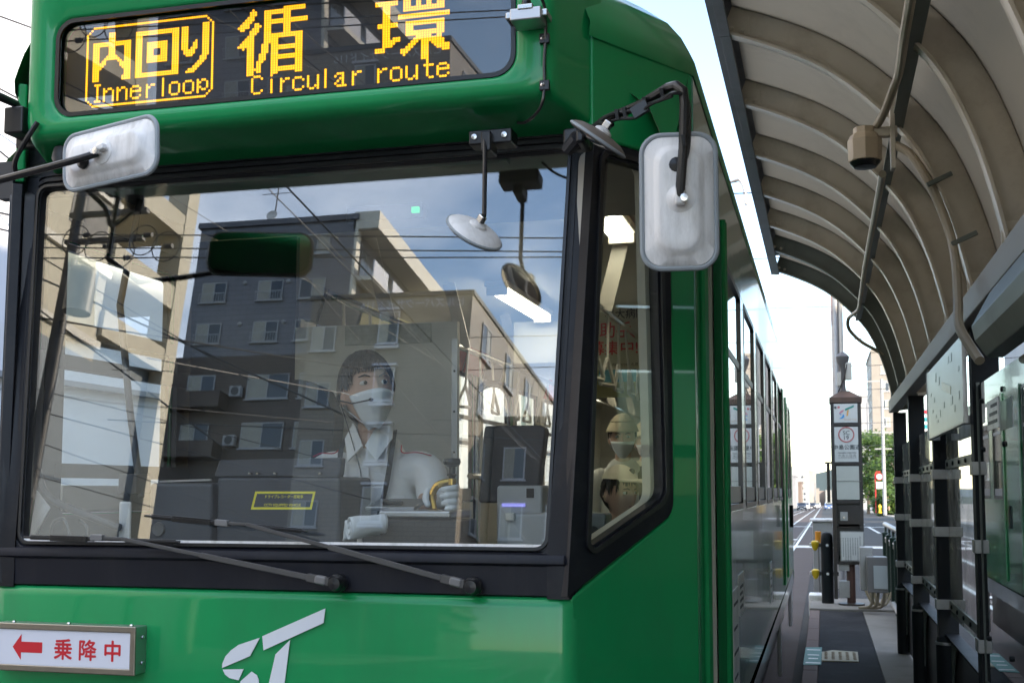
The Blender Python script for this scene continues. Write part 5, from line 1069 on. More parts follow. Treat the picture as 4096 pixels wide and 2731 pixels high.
for x, r in ((.52, .0), (.56, .03), (.49, -.02)): mb.tube(bez([(x, BY+.0, .62), (x-.02+r, BY-.05, .35), (x+.04, BY-.08, .1), (x+.15, BY-.05, .06), (x+.22, BY, .2)], 6), .016, 7)
mb.build('cable', mat('beige cable', (.36, .30, .2), .6), st_)
# grey utility box and the conduit loop under it
bx_ = [at(3100+x*.53, 1900+y*.53, Y=14.5) for x, y in ((700,885),(848,618))]
ub = MB().box(bx_[0].x, bx_[1].x, 14.5, 14.75, bx_[0].z, bx_[1].z).build('utility_box', M['capgrey'], bev=.008); tag(ub, 'grey steel utility box with pale front plate beside the stop pillar', 'utility box')
MB().box(bx_[0].x+.07, bx_[1].x-.004, 14.49, 14.5, bx_[0].z+.045, bx_[1].z-.10).build('front_plate', mat('pale blue grey plate', (.42, .46, .46), .4, var=.05), ub, bev=.003)
MB().box(bx_[0].x-.07, bx_[1].x-.15, 14.78, 15.0, bx_[0].z, bx_[1].z+.10).build('rear_box', M['band'], ub, bev=.008)
mb = MB()
for dx in (.06, .12, .19): mb.tube(bez([(bx_[0].x+dx, 14.6, bx_[0].z+.01), (bx_[0].x+dx, 14.58, .25), (bx_[0].x+dx-.03, 14.62, .1), (bx_[0].x+dx-.15, 14.8, .06)], 5), .018, 7)
mb.build('box_conduit', cond, ub)
# bollard, delineator
bp_ = at(3312, 2404, Z=.05); by = bp_.y
bo_ = MB().lathe([(.075, 0), (.075, .80), (.07, .85), (.05, .885), (0, .90)], (bp_.x, by, .03), (0,0,1), 20).build('bollard', M['col']); tag(bo_, 'round topped dark green bollard with yellow reflectors beside the stop pillar', 'bollard')
for z in (.40, .76):
    MB().bar((bp_.x-.12, by, z), (bp_.x+.14, by, z), .035, .05).build('bollard_clamp', M['blackp'], bo_, bev=.004); MB().lathe([(.018, 0), (.016, .004), (0, .006)], (bp_.x+.005, by-.074, z), (0,-1,0), 10).build('bolt', M['white'], bo_)
    MB().lathe([(.0, -.075), (.025, -.06), (.045, -.01), (.05, .04), (.03, .055), (0, .06)], (bp_.x-.145, by-.01, z), (0,0,1), 12).build('reflector', M['yellow'], bo_); MB().box(bp_.x-.215, bp_.x-.185, by-.02, by+.02, z-.02, z+.025).build('reflector_lens', M['white'], bo_, bev=.006)
dp = at(3281, 2388, Z=-.0); tz = at(3272, 2125, Y=dp.y)
dl = MB().tube([dp, tz-V((0,0,.15))], .012, 8).build('delineator', M['capgrey']); tag(dl, 'thin delineator rod with orange top at the platform end', 'delineator'); MB().lathe([(.04, -.16), (.042, 0), (.03, .004), (0, .005)], tz, (0,0,1), 12).build('orange_top', mat('orange plastic', (.7, .28, .02), .5), dl)
wb = at(3210, 2160, Y=17.5); fc = MB()
fc.box(wb.x+.14, wb.x+.42, 18, 18.25, -.2, 1.0); o = fc.build('barrier_cabinet', M['band'], bev=.01); tag(o, 'pale grey steel cabinet standing behind the stop pillar', 'cabinet'); MB().box(wb.x+.10, wb.x+.46, 17.96, 18.3, 1.0, 1.04).build('cabinet_top', M['white'], o, bev=.01)
# green fence at the end of the shelter
fe = empty('fence', (.82, 15, 0), 'dark green platform fence with silver handrail between column and pillar', 'fence')
fy = [12.7, 13.6, 14.5, 15.4, 16.3, 17.3]
MB().tube([(.82, 12.6, .985), (.82, 17.4, .985)], .032, 12).build('handrail', M['band'], fe); MB().tube([(.82, 12.6, .80), (.82, 17.4, .80)], .018, 10).build('mid_rail', M['band'], fe); MB().tube([(.74, 11.4, .16), (.74, 14.3, .16)], .028, 10).build('kick_rail', M['band'], fe)
for y in fy:
    p = MB().lathe([(.045, 0), (.045, .84), (.05, .85), (.05, .87), (.03, .88), (.015, .90), (.015, .95)], (.82, y, 0), (0,0,1), 14).build('fence_post', M['fence'] if 'fence' in M else M.setdefault('fence', mat('dark green fence paint', (.012, .035, .025), .4, var=.15)), fe)
mb = MB()
for k in range(46): mb.box(.812, .828, 12.75+.1*k, 12.763+.1*k, .08, .79)
mb.box(.805, .835, 12.6, 17.4, .06, .10); mb.box(.805, .835, 12.6, 17.4, .74, .78); mb.build('fence_panel', M['fence'], fe)
# utility pole rising behind the pillar
pz = at(3356, 2000, Y=21); o = MB().lathe([(.07, 0), (.06, 12)], (pz.x, 21, -.2), (0,0,1), 14).build('utility_pole', M['band']); tag(o, 'slim grey steel pole rising directly behind the stop pillar', 'pole'); MB().tube([(pz.x+.10, 20.95, 2.6), (pz.x+.09, 20.95, 11)], .035, 8).build('riser_pipe', M['cream'], o); MB().tube([(pz.x-.06, 20.95, 4.3), (pz.x-.06, 20.95, 11)], .008, 6).build('red_cable', mat('faded red', (.4, .22, .2), .6), o)
# ================================================================ STREET BEYOND
glz = mat('window glass', (.05, .06, .075), .08, var=.3, scale=.7); glc = mat('curtained window', (.30, .29, .25), .3, var=.3, scale=1.2)
frw = mat('white window frame', (.6, .6, .6), .4, var=.04)
def win_at(par, O, U, W, w_, h_, fm, pm, mull=1, depth=.12, f=.06):
    O = V(O); U = V(U); W = V(W); N = U.cross(W); key = (par.name, round(w_, 2), round(h_, 2), tuple(round(q, 2) for q in U), fm.name, pm.name)
    if key in WCACHE:
        src, o0 = WCACHE[key]; c = copy_tree(src, par); c.location = src.location+(O-o0); return c
    mb = MB(); holes = []; n = mull+1; cw = (w_-f*(n+1))/n
    for i in range(n): x = -w_/2+f+i*(cw+f); holes.append([(x, -h_/2+f), (x+cw, -h_/2+f), (x+cw, h_/2-f), (x, h_/2-f)])
    mb.plate([(-w_/2, -h_/2), (w_/2, -h_/2), (w_/2, h_/2), (-w_/2, h_/2)], holes, O+N*.01, U, W, .06)
    mb.plate([(-w_/2-.08, -h_/2-.09), (w_/2+.08, -h_/2-.09), (w_/2+.08, -h_/2-.02), (-w_/2-.08, -h_/2-.02)], [], O+N*.005, U, W, .14)
    o = mb.build('window', fm, par, sm=0); g = MB()
    g.plate([(-w_/2+.01, -h_/2+.01), (0, -h_/2+.01), (0, h_/2-.01), (-w_/2+.01, h_/2-.01)], [], O+N*.012, U, W, .03); g.build('pane', pm, o, sm=0)
    g = MB(); g.plate([(0, -h_/2+.01), (w_/2-.01, -h_/2+.01), (w_/2-.01, h_/2-.01), (0, h_/2-.01)], [], O+N*.02, U, W, .03); g.build('pane', glc if pm is glz else glz, o, sm=0)
    WCACHE[key] = (o, O.copy()); return o
WCACHE = {}
def gz(y): return -.2-.0098*max(0, y-18)
def building(label, x0, x1, y0, y1, h, wm, faces, fl=3.0, bay=3.2, w_=1.7, h_=1.35, z0=None, cat='building', group=None, name='building', roof=True, seed=1, skip=0, first=1.7, par=True):
    rnd = random.Random(seed); zb = gz((y0+y1)/2)-.6 if z0 is None else z0
    b = empty(name, ((x0+x1)/2, (y0+y1)/2, zb), label, cat, group)
    MB().box(x0, x1, y0, y1, zb, zb+h).build('wall', wm, b, sm=0)
    if roof: 
        mb = MB(); mb.plate([(x0-.15, y0-.15), (x1+.15, y0-.15), (x1+.15, y1+.15), (x0-.15, y1+.15)], [[(x0+.2, y0+.2), (x1-.2, y0+.2), (x1-.2, y1-.2), (x0+.2, y1-.2)]], (0, 0, zb+h-.02), Xa, Ya, .45); mb.build('parapet', wm, b, sm=0)
    cnt = 0
    for fc in faces:
        if fc == '-y': O0, U, ln = V((x0, y0, 0)), V((1,0,0)), x1-x0
        if fc == '+x': O0, U, ln = V((x1, y0, 0)), V((0,1,0)), y1-y0
        if fc == '-x': O0, U, ln = V((x0, y1, 0)), V((0,-1,0)), y1-y0
        if fc == '+y': O0, U, ln = V((x1, y1, 0)), V((-1,0,0)), x1-x0
        nb = int((ln-.6)//bay); nf = int((h-1)//fl)
        for i in range(nb):
            for j in range(nf):
                if cnt >= 96 or rnd.random() < skip: continue
                cnt += 1; p = O0+U*(ln/2+(i-(nb-1)/2)*bay)+V((0,0,zb+first+j*fl)); win_at(b, p, U, Za, w_, h_, frw, glz if rnd.random() < .6 else glc, 1)
    return b
wallp = [mat('plaster %d' % i, c, .8, var=.08, scale=1.5, dirt=tuple(x*.7 for x in c), dscale=.6, damt=.5) for i, c in enumerate(((.32,.31,.29), (.22,.20,.18), (.26,.26,.27), (.17,.125,.10), (.33,.28,.25), (.16,.165,.175), (.27,.24,.205), (.34,.335,.33)))]
# road and pavements slope gently away beyond the stop
def slope(x0, x1, dz, name, m, y1=900, y0=18):
    struct(MB().strip([[(x0, y0, gz(y0)+dz), (x1, y0, gz(y0)+dz)], [(x0, y1, gz(y1)+dz), (x1, y1, gz(y1)+dz)]]), name, m, sm=0)
for o in list(bpy.data.objects):            # the level pieces end where the slope begins
    if o.get('kind') == 'structure' and o.name.split('.')[0] in ('road', 'track_bed', 'rail', 'rail_edge', 'pavement'):
        og = WORLD[o.name]
        for v in o.data.vertices: 
            if v.co.y+og.y > 18: v.co.y = 18-og.y
    if o.name == 'ground':
        og = WORLD[o.name]
        for v in o.data.vertices:
            if v.co.y+og.y > 18: v.co.y = 18-og.y
slope(-7.5, 6.5, 0, 'road', asph); slope(-4.9, -.3, .006, 'track_bed', brickm); slope(-3000, 3000, -.012, 'ground', bpy.data.materials['dusty ground'], 3000)
for xc in (-1.5, -4.0):
    for s in (-.5335, .5335): slope(xc+s-.04, xc+s+.04, .016, 'rail', railm, 500); slope(xc+s-.16, xc+s-.09, .012, 'rail_edge', conc, 500)
for x0, x1 in ((-10, -7.5), (6.5, 10)):
    struct(MB().strip([[(x0, y, gz(y)+.13) for y in (18, 900)], [(x1, y, gz(y)+.13) for y in (18, 900)], [(x1, y, gz(y)-.1) for y in (18, 900)], [(x0, y, gz(y)-.1) for y in (18, 900)], [(x0, y, gz(y)+.13) for y in (18, 900)]]), 'pavement', conc, sm=0)
wline = mat('worn road paint', (.6, .6, .57), .7, var=.2, scale=3)
for y0, y1, x0, x1 in ((40, 42, -6.5, 5.5), (75, 76, -6, 5), (100, 112, -5.2, -5.05), (60, 75, 2.5, 2.65), (84, 98, 2.5, 2.65), (110, 125, 2.5, 2.65), (52, 60, -7, 6)):
    if y0 == 52: continue
    struct(MB().strip([[(x0, y0, gz(y0)+.012), (x1, y0, gz(y0)+.012)], [(x0, y1, gz(y1)+.012), (x1, y1, gz(y1)+.012)]]), 'road_marking', wline, sm=0)
# far buildings
def pxb(label, px0, px1, pytop, Y, dep, wm, **k):
    a = at(px0, pytop, Y=Y); b = at(px1, pytop, Y=Y); zb = gz(Y)-1.5
    return building(label, a.x, b.x, Y, Y+dep, a.z-zb, wm, k.pop('faces', ('-y',)), z0=zb, **k)
pxb('white apartment tower far down the street left of the stop pillar', 3165, 3235, 1868, 700, 30, wallp[7], fl=3.2, bay=3.4, w_=2.4, h_=1.5, group=None)
pxb('lower white apartment block beside the far tower', 3236, 3262, 1884, 705, 25, wallp[0], fl=3.2, bay=3.6, w_=2.4, h_=1.5)
for i, (a, b, t, Y, m, lab) in enumerate(((3120,3182,1905,330,2,'grey block behind the tram end far along the street'), (3262,3276,1955,640,6,'small tan building at the far end of the street'), (3277,3300,1965,720,4,'low pale building closing the far end of the street'), (3302,3326,1962,700,0,'low white building far away on the right kerb side'), (3180,3204,1930,420,3,'brown shopfront row far away beside the white tower'))):
    pxb(lab, a, b, t, Y, 30, wallp[m], fl=3.2, bay=4, w_=2.2, h_=1.5, seed=i)
pxb('tall beige apartment building behind the street trees', 3484, 3590, 1408, 210, 22, wallp[6], fl=3.0, bay=3.1, w_=1.3, h_=1.5, faces=('-y', '-x'))
bw = pxb('white stepped apartment building left of the tall beige one', 3443, 3482, 1586, 270, 20, wallp[7], fl=3.0, bay=1.9, w_=1.3, h_=1.6)
building('pale pink building across the road seen through the shelter columns', 10.2, 22, 21, 46, 11, wallp[4], ('-x', '-y'), fl=3.1, bay=4.2, seed=4)
tl = at(3710, 1690, X=10.0)
s_ = MB().box(9.6, 10.1, tl.y-.25, tl.y+.25, tl.z-1.3, tl.z+1.3).build('shop_sign', mat('teal sign', (.02, .25, .27), .4), bev=.02); tag(s_, 'narrow teal vertical shop sign on the pale pink building', 'shop sign'); mb = MB(); 
for k in range(3): mb.box(9.68, 10.0, tl.y-.262, tl.y-.25, tl.z-.9+.7*k, tl.z-.6+.7*k)
mb.build('sign_print', M['white'], s_, sm=0); MB().ball((9.85, tl.y-.25, tl.z+1.05), (.17, .02, .17)).build('sign_dot', M['red'], s_)
# buildings along the right side of the road (first three unseen, added to shade the stop)
building('unseen brown tiled mid rise added across the road to shade the stop', 10.2, 24, -9, 4.5, 18.5, wallp[3], ('-x',), seed=5, fl=3.1, bay=3.3)
building('unseen grey mid rise added next to the brown tiled one as a sun blocker', 10.2, 23, 12, 20.5, 10, wallp[5], ('-x',), seed=6, fl=3.1, bay=3.4)
building('unseen cream apartment added across the road behind the shelter to block the sun', 10.2, 24, -27, -9.6, 15, wallp[6], ('-x', '+y'), seed=7, fl=3.1, bay=3.3)
building('long grey office block further along the right side of the road', 11, 26, 50, 78, 13, wallp[2], ('-x', '-y'), seed=8, fl=3.3, bay=4)
building('small brown house further along the right side of the road', 11, 22, 96, 112, 8, wallp[3], ('-x', '-y'), seed=9, fl=3, bay=3.6)
# the white boarded building on the left
clap = tiles('white boarding', (.66, .66, .69), (.63, .63, .67), 40, 2.35, .02, .6, (.4, .4, .42), bump=.25)
lb = building('white boarded building along the left side of the tram', -21, -10.6, -3, 60, 11.5, clap, (), z0=-.6)
mb = MB(); mb.box(-10.62, -10.5, -3, 60, -.5, .9); mb.build('grey_plinth', wallp[1], lb); mb = MB(); mb.box(-10.62, -10.44, -3, 60, 2.95, 3.03); mb.box(-10.62, -10.46, -3, 60, 5.5, 5.58); mb.build('drip_ledge', wallp[2], lb)
for y in (4.0, 14.5, 24, 33, 42): win_at(lb, (-10.6, y, 4.4), (0,1,0), Za, 1.8, 1.3, frw, glz)
# trees
lf = [mat('leaf %d' % i, c, .55, var=.35, scale=2, spec=.3) for i, c in enumerate(((.055,.10,.022), (.04,.08,.02), (.075,.12,.03)))]
for m in lf:
    N = m.node_tree.nodes; L = m.node_tree.links; t = N.new('ShaderNodeBsdfTranslucent'); t.inputs[0].default_value = (.12, .2, .03, 1); x = N.new('ShaderNodeMixShader'); x.inputs[0].default_value = .3
    L.new(N['Principled BSDF'].outputs[0], x.inputs[1]); L.new(t.outputs[0], x.inputs[2]); L.new(x.outputs[0], N['Material Output'].inputs[0])
bark = mat('bark', (.09, .07, .05), .9, var=.3, bump=.5)
def tree(x, y, h, r, label, seed, low=.18, n=2600, leaf=.28):
    rnd = random.Random(seed); zb = gz(y); root = empty('tree', (x, y, zb), label, 'tree', 'street trees on the right pavement')
    t = MB(); t.tube([(x, y, zb-.2), (x+.1, y, zb+h*.3), (x-.1, y, zb+h*.75)], [.22, .16, .05], 8); cl = []
    for k in range(9):
        a = rnd.uniform(0, 6.28); z0 = zb+h*rnd.uniform(.2, .6); e = V((x+cos(a)*r*.7, y+sin(a)*r*.7, z0+h*rnd.uniform(.1, .3))); t.tube([(x, y, z0), e], [.08, .03], 5)
    t.build('trunk', bark, root)
    for k in range(26):
        a = rnd.uniform(0, 6.28); q = rnd.uniform(low, .95); rr = r*(1-abs(q-.5)*1.2)*sqrt(rnd.random()); cl.append((V((x+cos(a)*rr, y+sin(a)*rr, zb+h*q)), r*rnd.uniform(.22, .42)))
    for mi in range(3):
        mb = MB()
        for k in range(n//3):
            c, cr = rnd.choice(cl); d = V((rnd.gauss(0,1), rnd.gauss(0,1), rnd.gauss(0,.8))); d.normalize(); p = c+d*cr*(.6+.5*rnd.random()); u = V((rnd.gauss(0,1), rnd.gauss(0,1), rnd.gauss(0,.6))).normalized(); v = u.orthogonal().normalized(); s = leaf*rnd.uniform(.6, 1.3)
            mb.add([p-u*s, p+v*s*.5, p+u*s, p-v*s*.5], [(0,1,2,3)])
        mb.build('crown', lf[mi], root, sm=0)
for i, (px, y, h, r, lab) in enumerate(((3470, 165, 11, 3.2, 'leafy green street tree left of the pale concrete pole'), (3512, 172, 11.5, 3.4, 'tallest leafy street tree behind the pale concrete pole'), (3556, 160, 10.5, 3.2, 'leafy street tree right of the pale concrete pole'), (3590, 150, 9, 3, 'leafy street tree partly hidden by the shelter end column'), (3575, 140, 3, 2.4, 'low green shrub beside the person on the pavement'))):
    tree(at(px, 1900, Y=y).x, y, h, r, lab, i+3)
# poles, bus stop, hydrant, person
def pole(px, base, Y, top, r, m, label, arms=()):
    p = at(px, base, Y=Y); zt = at(px, top, Y=Y).z; o = MB().lathe([(r, 0), (r*.7, zt-p.z)], p, (0,0,1), 10).build('utility_pole', m, sm=60); tag(o, label, 'pole')
    for f, wd in arms: z = p.z+(zt-p.z)*f; MB().box(p.x-wd, p.x+wd, p.y-.06, p.y+.06, z, z+.12).build('cross_arm', m, o)
    return p, zt
pole(3540, 2059, 136, 1515, .21, wallp[7], 'pale concrete utility pole with cross arms in front of the trees', ((.98, 1.6), (.60, 1.1), (.48, .9)))
pole(3480, 2036, 200, 1610, .22, wallp[2], 'grey concrete utility pole behind the bus stop flag', ((.95, 1.4), (.8, 1.2), (.45, 1.0)))
pole(3262, 2000, 300, 1930, .15, wallp[2], 'thin grey pole far along the left kerb')
pl_ = at(3700, 1500, X=-8.2) if False else V((-8.2, 70, gz(70)))
lmp = empty('street_lamp', (-8.4, 30, gz(30)), 'curved grey street lamp arm above the tram roof', 'street lamp'); q = [at(2943, 722, Y=30), at(2958, 720, Y=30), at(2975, 745, Y=30), at(2984, 798, Y=30)]
MB().tube([V((q[0].x-.4, 30, gz(30))), V((q[0].x-.4, 30, q[0].z-.1))]+bez(q, 4), .05, 8).build('lamp_pole', M['band'], lmp); MB().ball(q[3], (.07, .12, .16)).build('lamp_head', M['white'], lmp)
bp2 = at(3515, 2050, Y=139); bs = empty('bus_stop', bp2, 'red framed bus stop flag standing beside the pale pole', 'bus stop'); hh = at(3515, 1886, Y=139).z-bp2.z
mb = MB(); mb.tube([(bp2.x-.28, 139, bp2.z), (bp2.x-.28, 139, bp2.z+hh-.3), (bp2.x-.15, 139, bp2.z+hh), (bp2.x+.3, 139, bp2.z+hh)], .06, 6); mb.build('post', M['red'], bs)
MB().lathe([(.4, 0), (.4, .05), (0, .06)], (bp2.x+.15, 138.9, bp2.z+hh-.55), (0,-1,0), 20).build('disc', M['red'], bs); MB().lathe([(.3, 0), (0, .01)], (bp2.x+.15, 138.83, bp2.z+hh-.55), (0,-1,0), 20).box(bp2.x-.2, bp2.x+.6, 138.8, 138.9, bp2.z+hh-1.9, bp2.z+hh-1.15).build('plate', M['white'], bs)
hp_ = at(3520, 2051, Y=138); o = MB().lathe([(.2, 0), (.2, .1), (.13, .12), (.13, .6), (.2, .64), (.17, .8), (.06, .95), (0, 1.0)], hp_, (0,0,1), 12).build('fire_hydrant', M['yellow']); tag(o, 'yellow fire hydrant on the pavement below the bus stop flag', 'fire hydrant')
pp_ = at(3552, 2044, Y=138); pr = empty('person', pp_, 'distant person in grey top walking on the pavement by the trees', 'person'); z0 = pp_.z; X0 = pp_.x
bb = skinned([[((X0, 138, z0+.9), .13), ((X0, 138, z0+1.2), .15), ((X0, 138, z0+1.4), .14), ((X0, 138, z0+1.5), .06), ((X0, 138, z0+1.62), .10), ((X0, 138, z0+1.7), .08)], [((X0+.2, 138, z0+1.4), .06), ((X0+.26, 138, z0+1.1), .05), ((X0+.25, 137.9, z0+.85), .04)], [((X0-.2, 138, z0+1.4), .06), ((X0-.26, 138, z0+1.1), .05), ((X0-.25, 138.1, z0+.85), .04)],
              [((X0+.09, 138, z0+.9), .11), ((X0+.1, 137.8, z0+.5), .08), ((X0+.1, 137.85, z0+.05), .05)], [((X0-.09, 138, z0+.9), .11), ((X0-.1, 138.15, z0+.5), .08), ((X0-.1, 138.3, z0+.08), .05)]], 1)
bo = fuse(bb.build('body', M['skin'], pr), .03, 2); t_ = skinned([[((X0, 138, z0+.85), (.19, .15)), ((X0, 138, z0+1.2), (.2, .17)), ((X0, 138, z0+1.42), (.2, .15))], [((X0+.2, 138, z0+1.4), .09), ((X0+.25, 138, z0+1.15), .075)], [((X0-.2, 138, z0+1.4), .09), ((X0-.25, 138, z0+1.15), .075)]], 1); t_.build('shirt', mat('grey top', (.2, .22, .26), .8), bo); MB().ball((X0, 138.02, z0+1.66), (.105, .12, .10)).build('hair', M['hair'], bo)
# parked and moving cars
def car(x, y, col, label, yaw=0):
    z = gz(y); r = empty('car', (x, y, z), label, 'car', 'cars far along the street'); pm = mat('car paint', col, .25, coat=1, var=.02); B = MB(); hw = .85
    sec_ = [(-2.1,.35),(-2.1,.75),(-1.95,.95),(-1.2,1.02),(-.55,1.48),(.9,1.5),(1.65,1.05),(2.05,.95),(2.1,.35)]
    B.strip([[(x-hw, y+a, z+b) for a, b in sec_], [(x-hw*.9 if False else x-hw, y+a, z+b) for a, b in sec_], [(x+hw, y+a, z+b) for a, b in sec_]]); B.cap(0, 9, True); B.cap(18, 9); B.f.append((0, 8, 26, 18)); B.build('body', pm, r, bev=.06)
    MB().obox((x, y-.88, z+1.25), (.68, 0, 0), (0, .30, .21), (0, -.01, .015)).build('windscreen', glz, r); MB().box(x-hw-.01, x+hw+.01, y-.6, y+1.1, z+1.08, z+1.40).build('side_window', glz, r)
    for sx_ in (-1, 1):
        for sy in (-1.3, 1.3): MB().lathe([(.31, -.1), (.32, 0), (.31, .1)], (x+sx_*.78, y+sy, z+.32), (1,0,0), 14).build('wheel', M['blackp'], r)
        MB().box(x+sx_*.6-.16, x+sx_*.6+.16, y-2.13, y-2.08, z+.62, z+.78).build('headlight', M['white'], r)
    MB().box(x-.25, x+.25, y-2.13, y-2.1, z+.42, z+.55).build('number_plate', M['white'], r)
for px, Y, col, lab in ((3207, 235, (.02,.03,.05), 'dark car in the left lane nearest the tram end'), (3222, 250, (.65,.65,.66), 'white car just right of the dark car on the left lane'), (3247, 280, (.015,.015,.02), 'black car ahead of the white car on the left lane'), (3268, 330, (.6,.6,.6), 'small pale car farthest along the left lane'), (3315, 262, (.06,.12,.3), 'blue car in the right lane beside the stop pillar')):
    car(at(px, 2000, Y=Y).x, Y, col, lab)
# overhead wires over the street
wm_ = mat('wire', (.05, .05, .055), .5, var=.1)
def wire(a, b, sag, r, label, group='overhead wires above the street', n=14):
    a = V(a); b = V(b); pts = [a.lerp(b, i/n)-V((0, 0, 4*sag*(i/n)*(1-i/n))) for i in range(n+1)]; o = MB().tube(pts, r, 5).build('overhead_wire', wm_); tag(o, label, 'wire', group); return o
for k, Y in enumerate((17, 22, 28, 34, 41, 50, 60, 72, 86, 102, 125, 150)): wire((-9, Y, 6.4+gz(Y)), (9.5, Y+2, 6.6+gz(Y)), .35, .008+.0001*Y, 'thin span wire crossing the street above the tracks')
for x in (-1.5, -4.0): wire((x, 1 if x > -2 else -30, 5.2), (x, 200, 5.0+gz(200)), .0, .008, 'contact wire running along the street over the %s track' % ('near' if x > -2 else 'far'))
for i, (x, z) in enumerate(((-8.6, 7.2), (-8.4, 7.9), (-8.8, 8.6))): wire((x, 20, z), (x, 300, z+gz(300)), .5, .012, 'long cable running along the left kerb poles')
for px, Y, t in ((3215, 180, 1890), (3240, 240, 1920), (3180, 120, 1850)): pass
# wires beside the white boarded building
for i, (p0_, p1_) in enumerate((((0, 60, -9), (190, 130, -9)), ((0, 350, -9), (130, 420, -9)), ((0, 600, -9), (110, 690, -9)), ((0, 845, -9), (110, 870, -9)), ((0, 910, -9), (100, 935, -9)))):
    a = at(p0_[0], p0_[1], X=-9.4); b = at(p1_[0], p1_[1], X=-9.2); d = b-a; wire(a-d*6, b+d*3, .02, .012, 'black service cable in front of the white boarded building', 'cables on the left building')
# distant hills
mb = MB(); random.seed(11); xs = [-1800+120*k for k in range(31)]
rows = [[(x, 2600, -60) for x in xs], [(x, 2600, 25+38*(sin(x*.004)+sin(x*.011+1)*.5)+20*random.random()) for x in xs], [(x, 2950, 40+35*sin(x*.005)) for x in xs], [(x, 3000, -60) for x in xs]]
struct(mb.strip(rows), 'hills', mat('haze tinted wooded hill', (.05, .075, .085), .9, var=.3, scale=.01))  # bluish tone paints distance haze into the hill colour
# ================================================================ BUILDINGS BEHIND THE VIEWPOINT (seen mirrored in the windshield)
tilg = tiles('grey wall tile', (.15, .15, .175), (.135, .135, .16), .9, .3, .02, .4); tilb = tiles('brown wall tile', (.07, .043, .029), (.06, .038, .026), .6, .2, .02, .5); tiln = tiles('beige wall tile', (.22, .185, .15), (.20, .17, .135), .6, .2, .015, .5)
creamw = mat('cream concrete', (.50, .46, .36), .7, var=.1, scale=.8, dirt=(.34, .30, .22), dscale=.5, damt=.5, stretch=(1, 1, .3)); whiteb = mat('white balcony paint', (.6, .57, .5), .6, var=.05)
fry = mat('grey aluminium frame', (.34, .35, .37), .4, var=.05); frv = mat('white bay frame', (.5, .5, .55), .4, var=.04)
yf1 = -50
r1 = empty('apartment_building', (-29.8, -56, -.2), 'grey and brown tiled apartment tower, mirrored in the windshield', 'building')
z_top, z_mid = 29.3, 21.35
MB().box(-34.9, -25.16, -66, yf1, z_mid, z_top).build('grey_upper_wall', tilg, r1, sm=0); MB().box(-35.4, -25.0, -66, yf1+.15, -.6, z_mid-.01).build('brown_lower_wall', tilb, r1, sm=0)
MB().box(-35.05, -25.0, -66, yf1+.15, z_top+.01, z_top+.35).build('roof_coping', mat('dark coping', (.10, .10, .12), .5), r1)
for zc_, rows_ in ((27.95, 1), (25.25, 1), (22.78, 1), (30.4, 0)):
    if not rows_: continue
    for x in (-33.5, -29.97, -27.4): win_at(r1, (x, yf1, zc_), (-1,0,0), Za, 1.55, 1.2, fry, glz if x < -29 else glc, 1)
    for x in (-33.5, -29.97):
        mb = MB(); mb.box(x-.8, x+.8, yf1+.25, yf1+.28, zc_-.15, zc_-.11)
        for k in range(11): mb.box(x-.78+.155*k, x-.76+.155*k, yf1+.255, yf1+.275, zc_-.6, zc_-.12)
        mb.build('window_railing', fry, r1, sm=0)
    for x in (-31.6, -28.9): MB().lathe([(.12, 0), (.12, .1), (.06, .16), (0, .16)], (x, yf1, zc_+.5), (0,1,0), 10).build('vent_cap', fry, r1)
for zc_ in (19.5, 16.7):
    for x in (-33.4, -29.3, -26.6): win_at(r1, (x, yf1+.15, zc_), (-1,0,0), Za, 2.5 if x == -29.3 else 1.7, 1.45, fry, glz, 1)
    MB().box(-35.0, -31.6, yf1+.15, yf1+1.2, zc_-1.4, zc_-.5).build('balcony', tilb, r1)
    ac = MB().box(-31.45, -30.75, yf1+.2, yf1+.5, zc_-.62, zc_-.02).build('air_conditioner', fry, r1, bev=.02); MB().lathe([(.24, 0), (.24, .02), (.1, .03), (0, .02)], (-31.1, yf1+.5, zc_-.32), (0,1,0), 16).build('fan_grille', M['dark'], ac)
# sunlit balcony side
for k in range(8):
    zb = 26.0-2.85*k; mb = MB(); mb.box(-25.16, -24.0, -66, yf1-.3, zb-.25, zb); mb.build('balcony_slab', whiteb, r1); mb = MB()
    for j in range(5): mb.box(-24.08, -24.0, -52.6-3.0*j, -51.4-3.0*j+1.0, zb, zb+1.0)
    mb.build('balcony_panel', frv, r1); MB().box(-25.17, -25.1, -65, -51, zb+.2, zb+2.1).build('balcony_window', glz, r1)
MB().box(-25.3, -23.8, -66, yf1+.0, z_top-.55, z_top+.5).build('eave_slab', whiteb, r1); MB().box(-25.16, -25.0, yf1-.5, yf1+.02, 4, z_top).build('corner_strip', whiteb, r1)
an = rf(1095, 895, Y=-51); t_ = empty('antenna', (an.x, -51, z_top+.35), 'television antenna with small white dish on the grey tower roof', 'antenna'); mb = MB(); mb.tube([(an.x, -51, z_top+.3), (an.x, -51, z_top+4)], .04, 6)
for z, w_ in ((2.6, 1.0), (3.2, .7)): mb.tube([(an.x-w_, -51, z_top+z), (an.x+w_, -51, z_top+z)], .025, 5)
mb.build('mast', M['dark'], t_); MB().lathe([(.34, .06), (.3, .0), (0, -.06), (.3, .03), (.34, .06)], (an.x, -50.7, z_top+1.0), (0,1,.2), 20).build('dish', M['white'], t_)
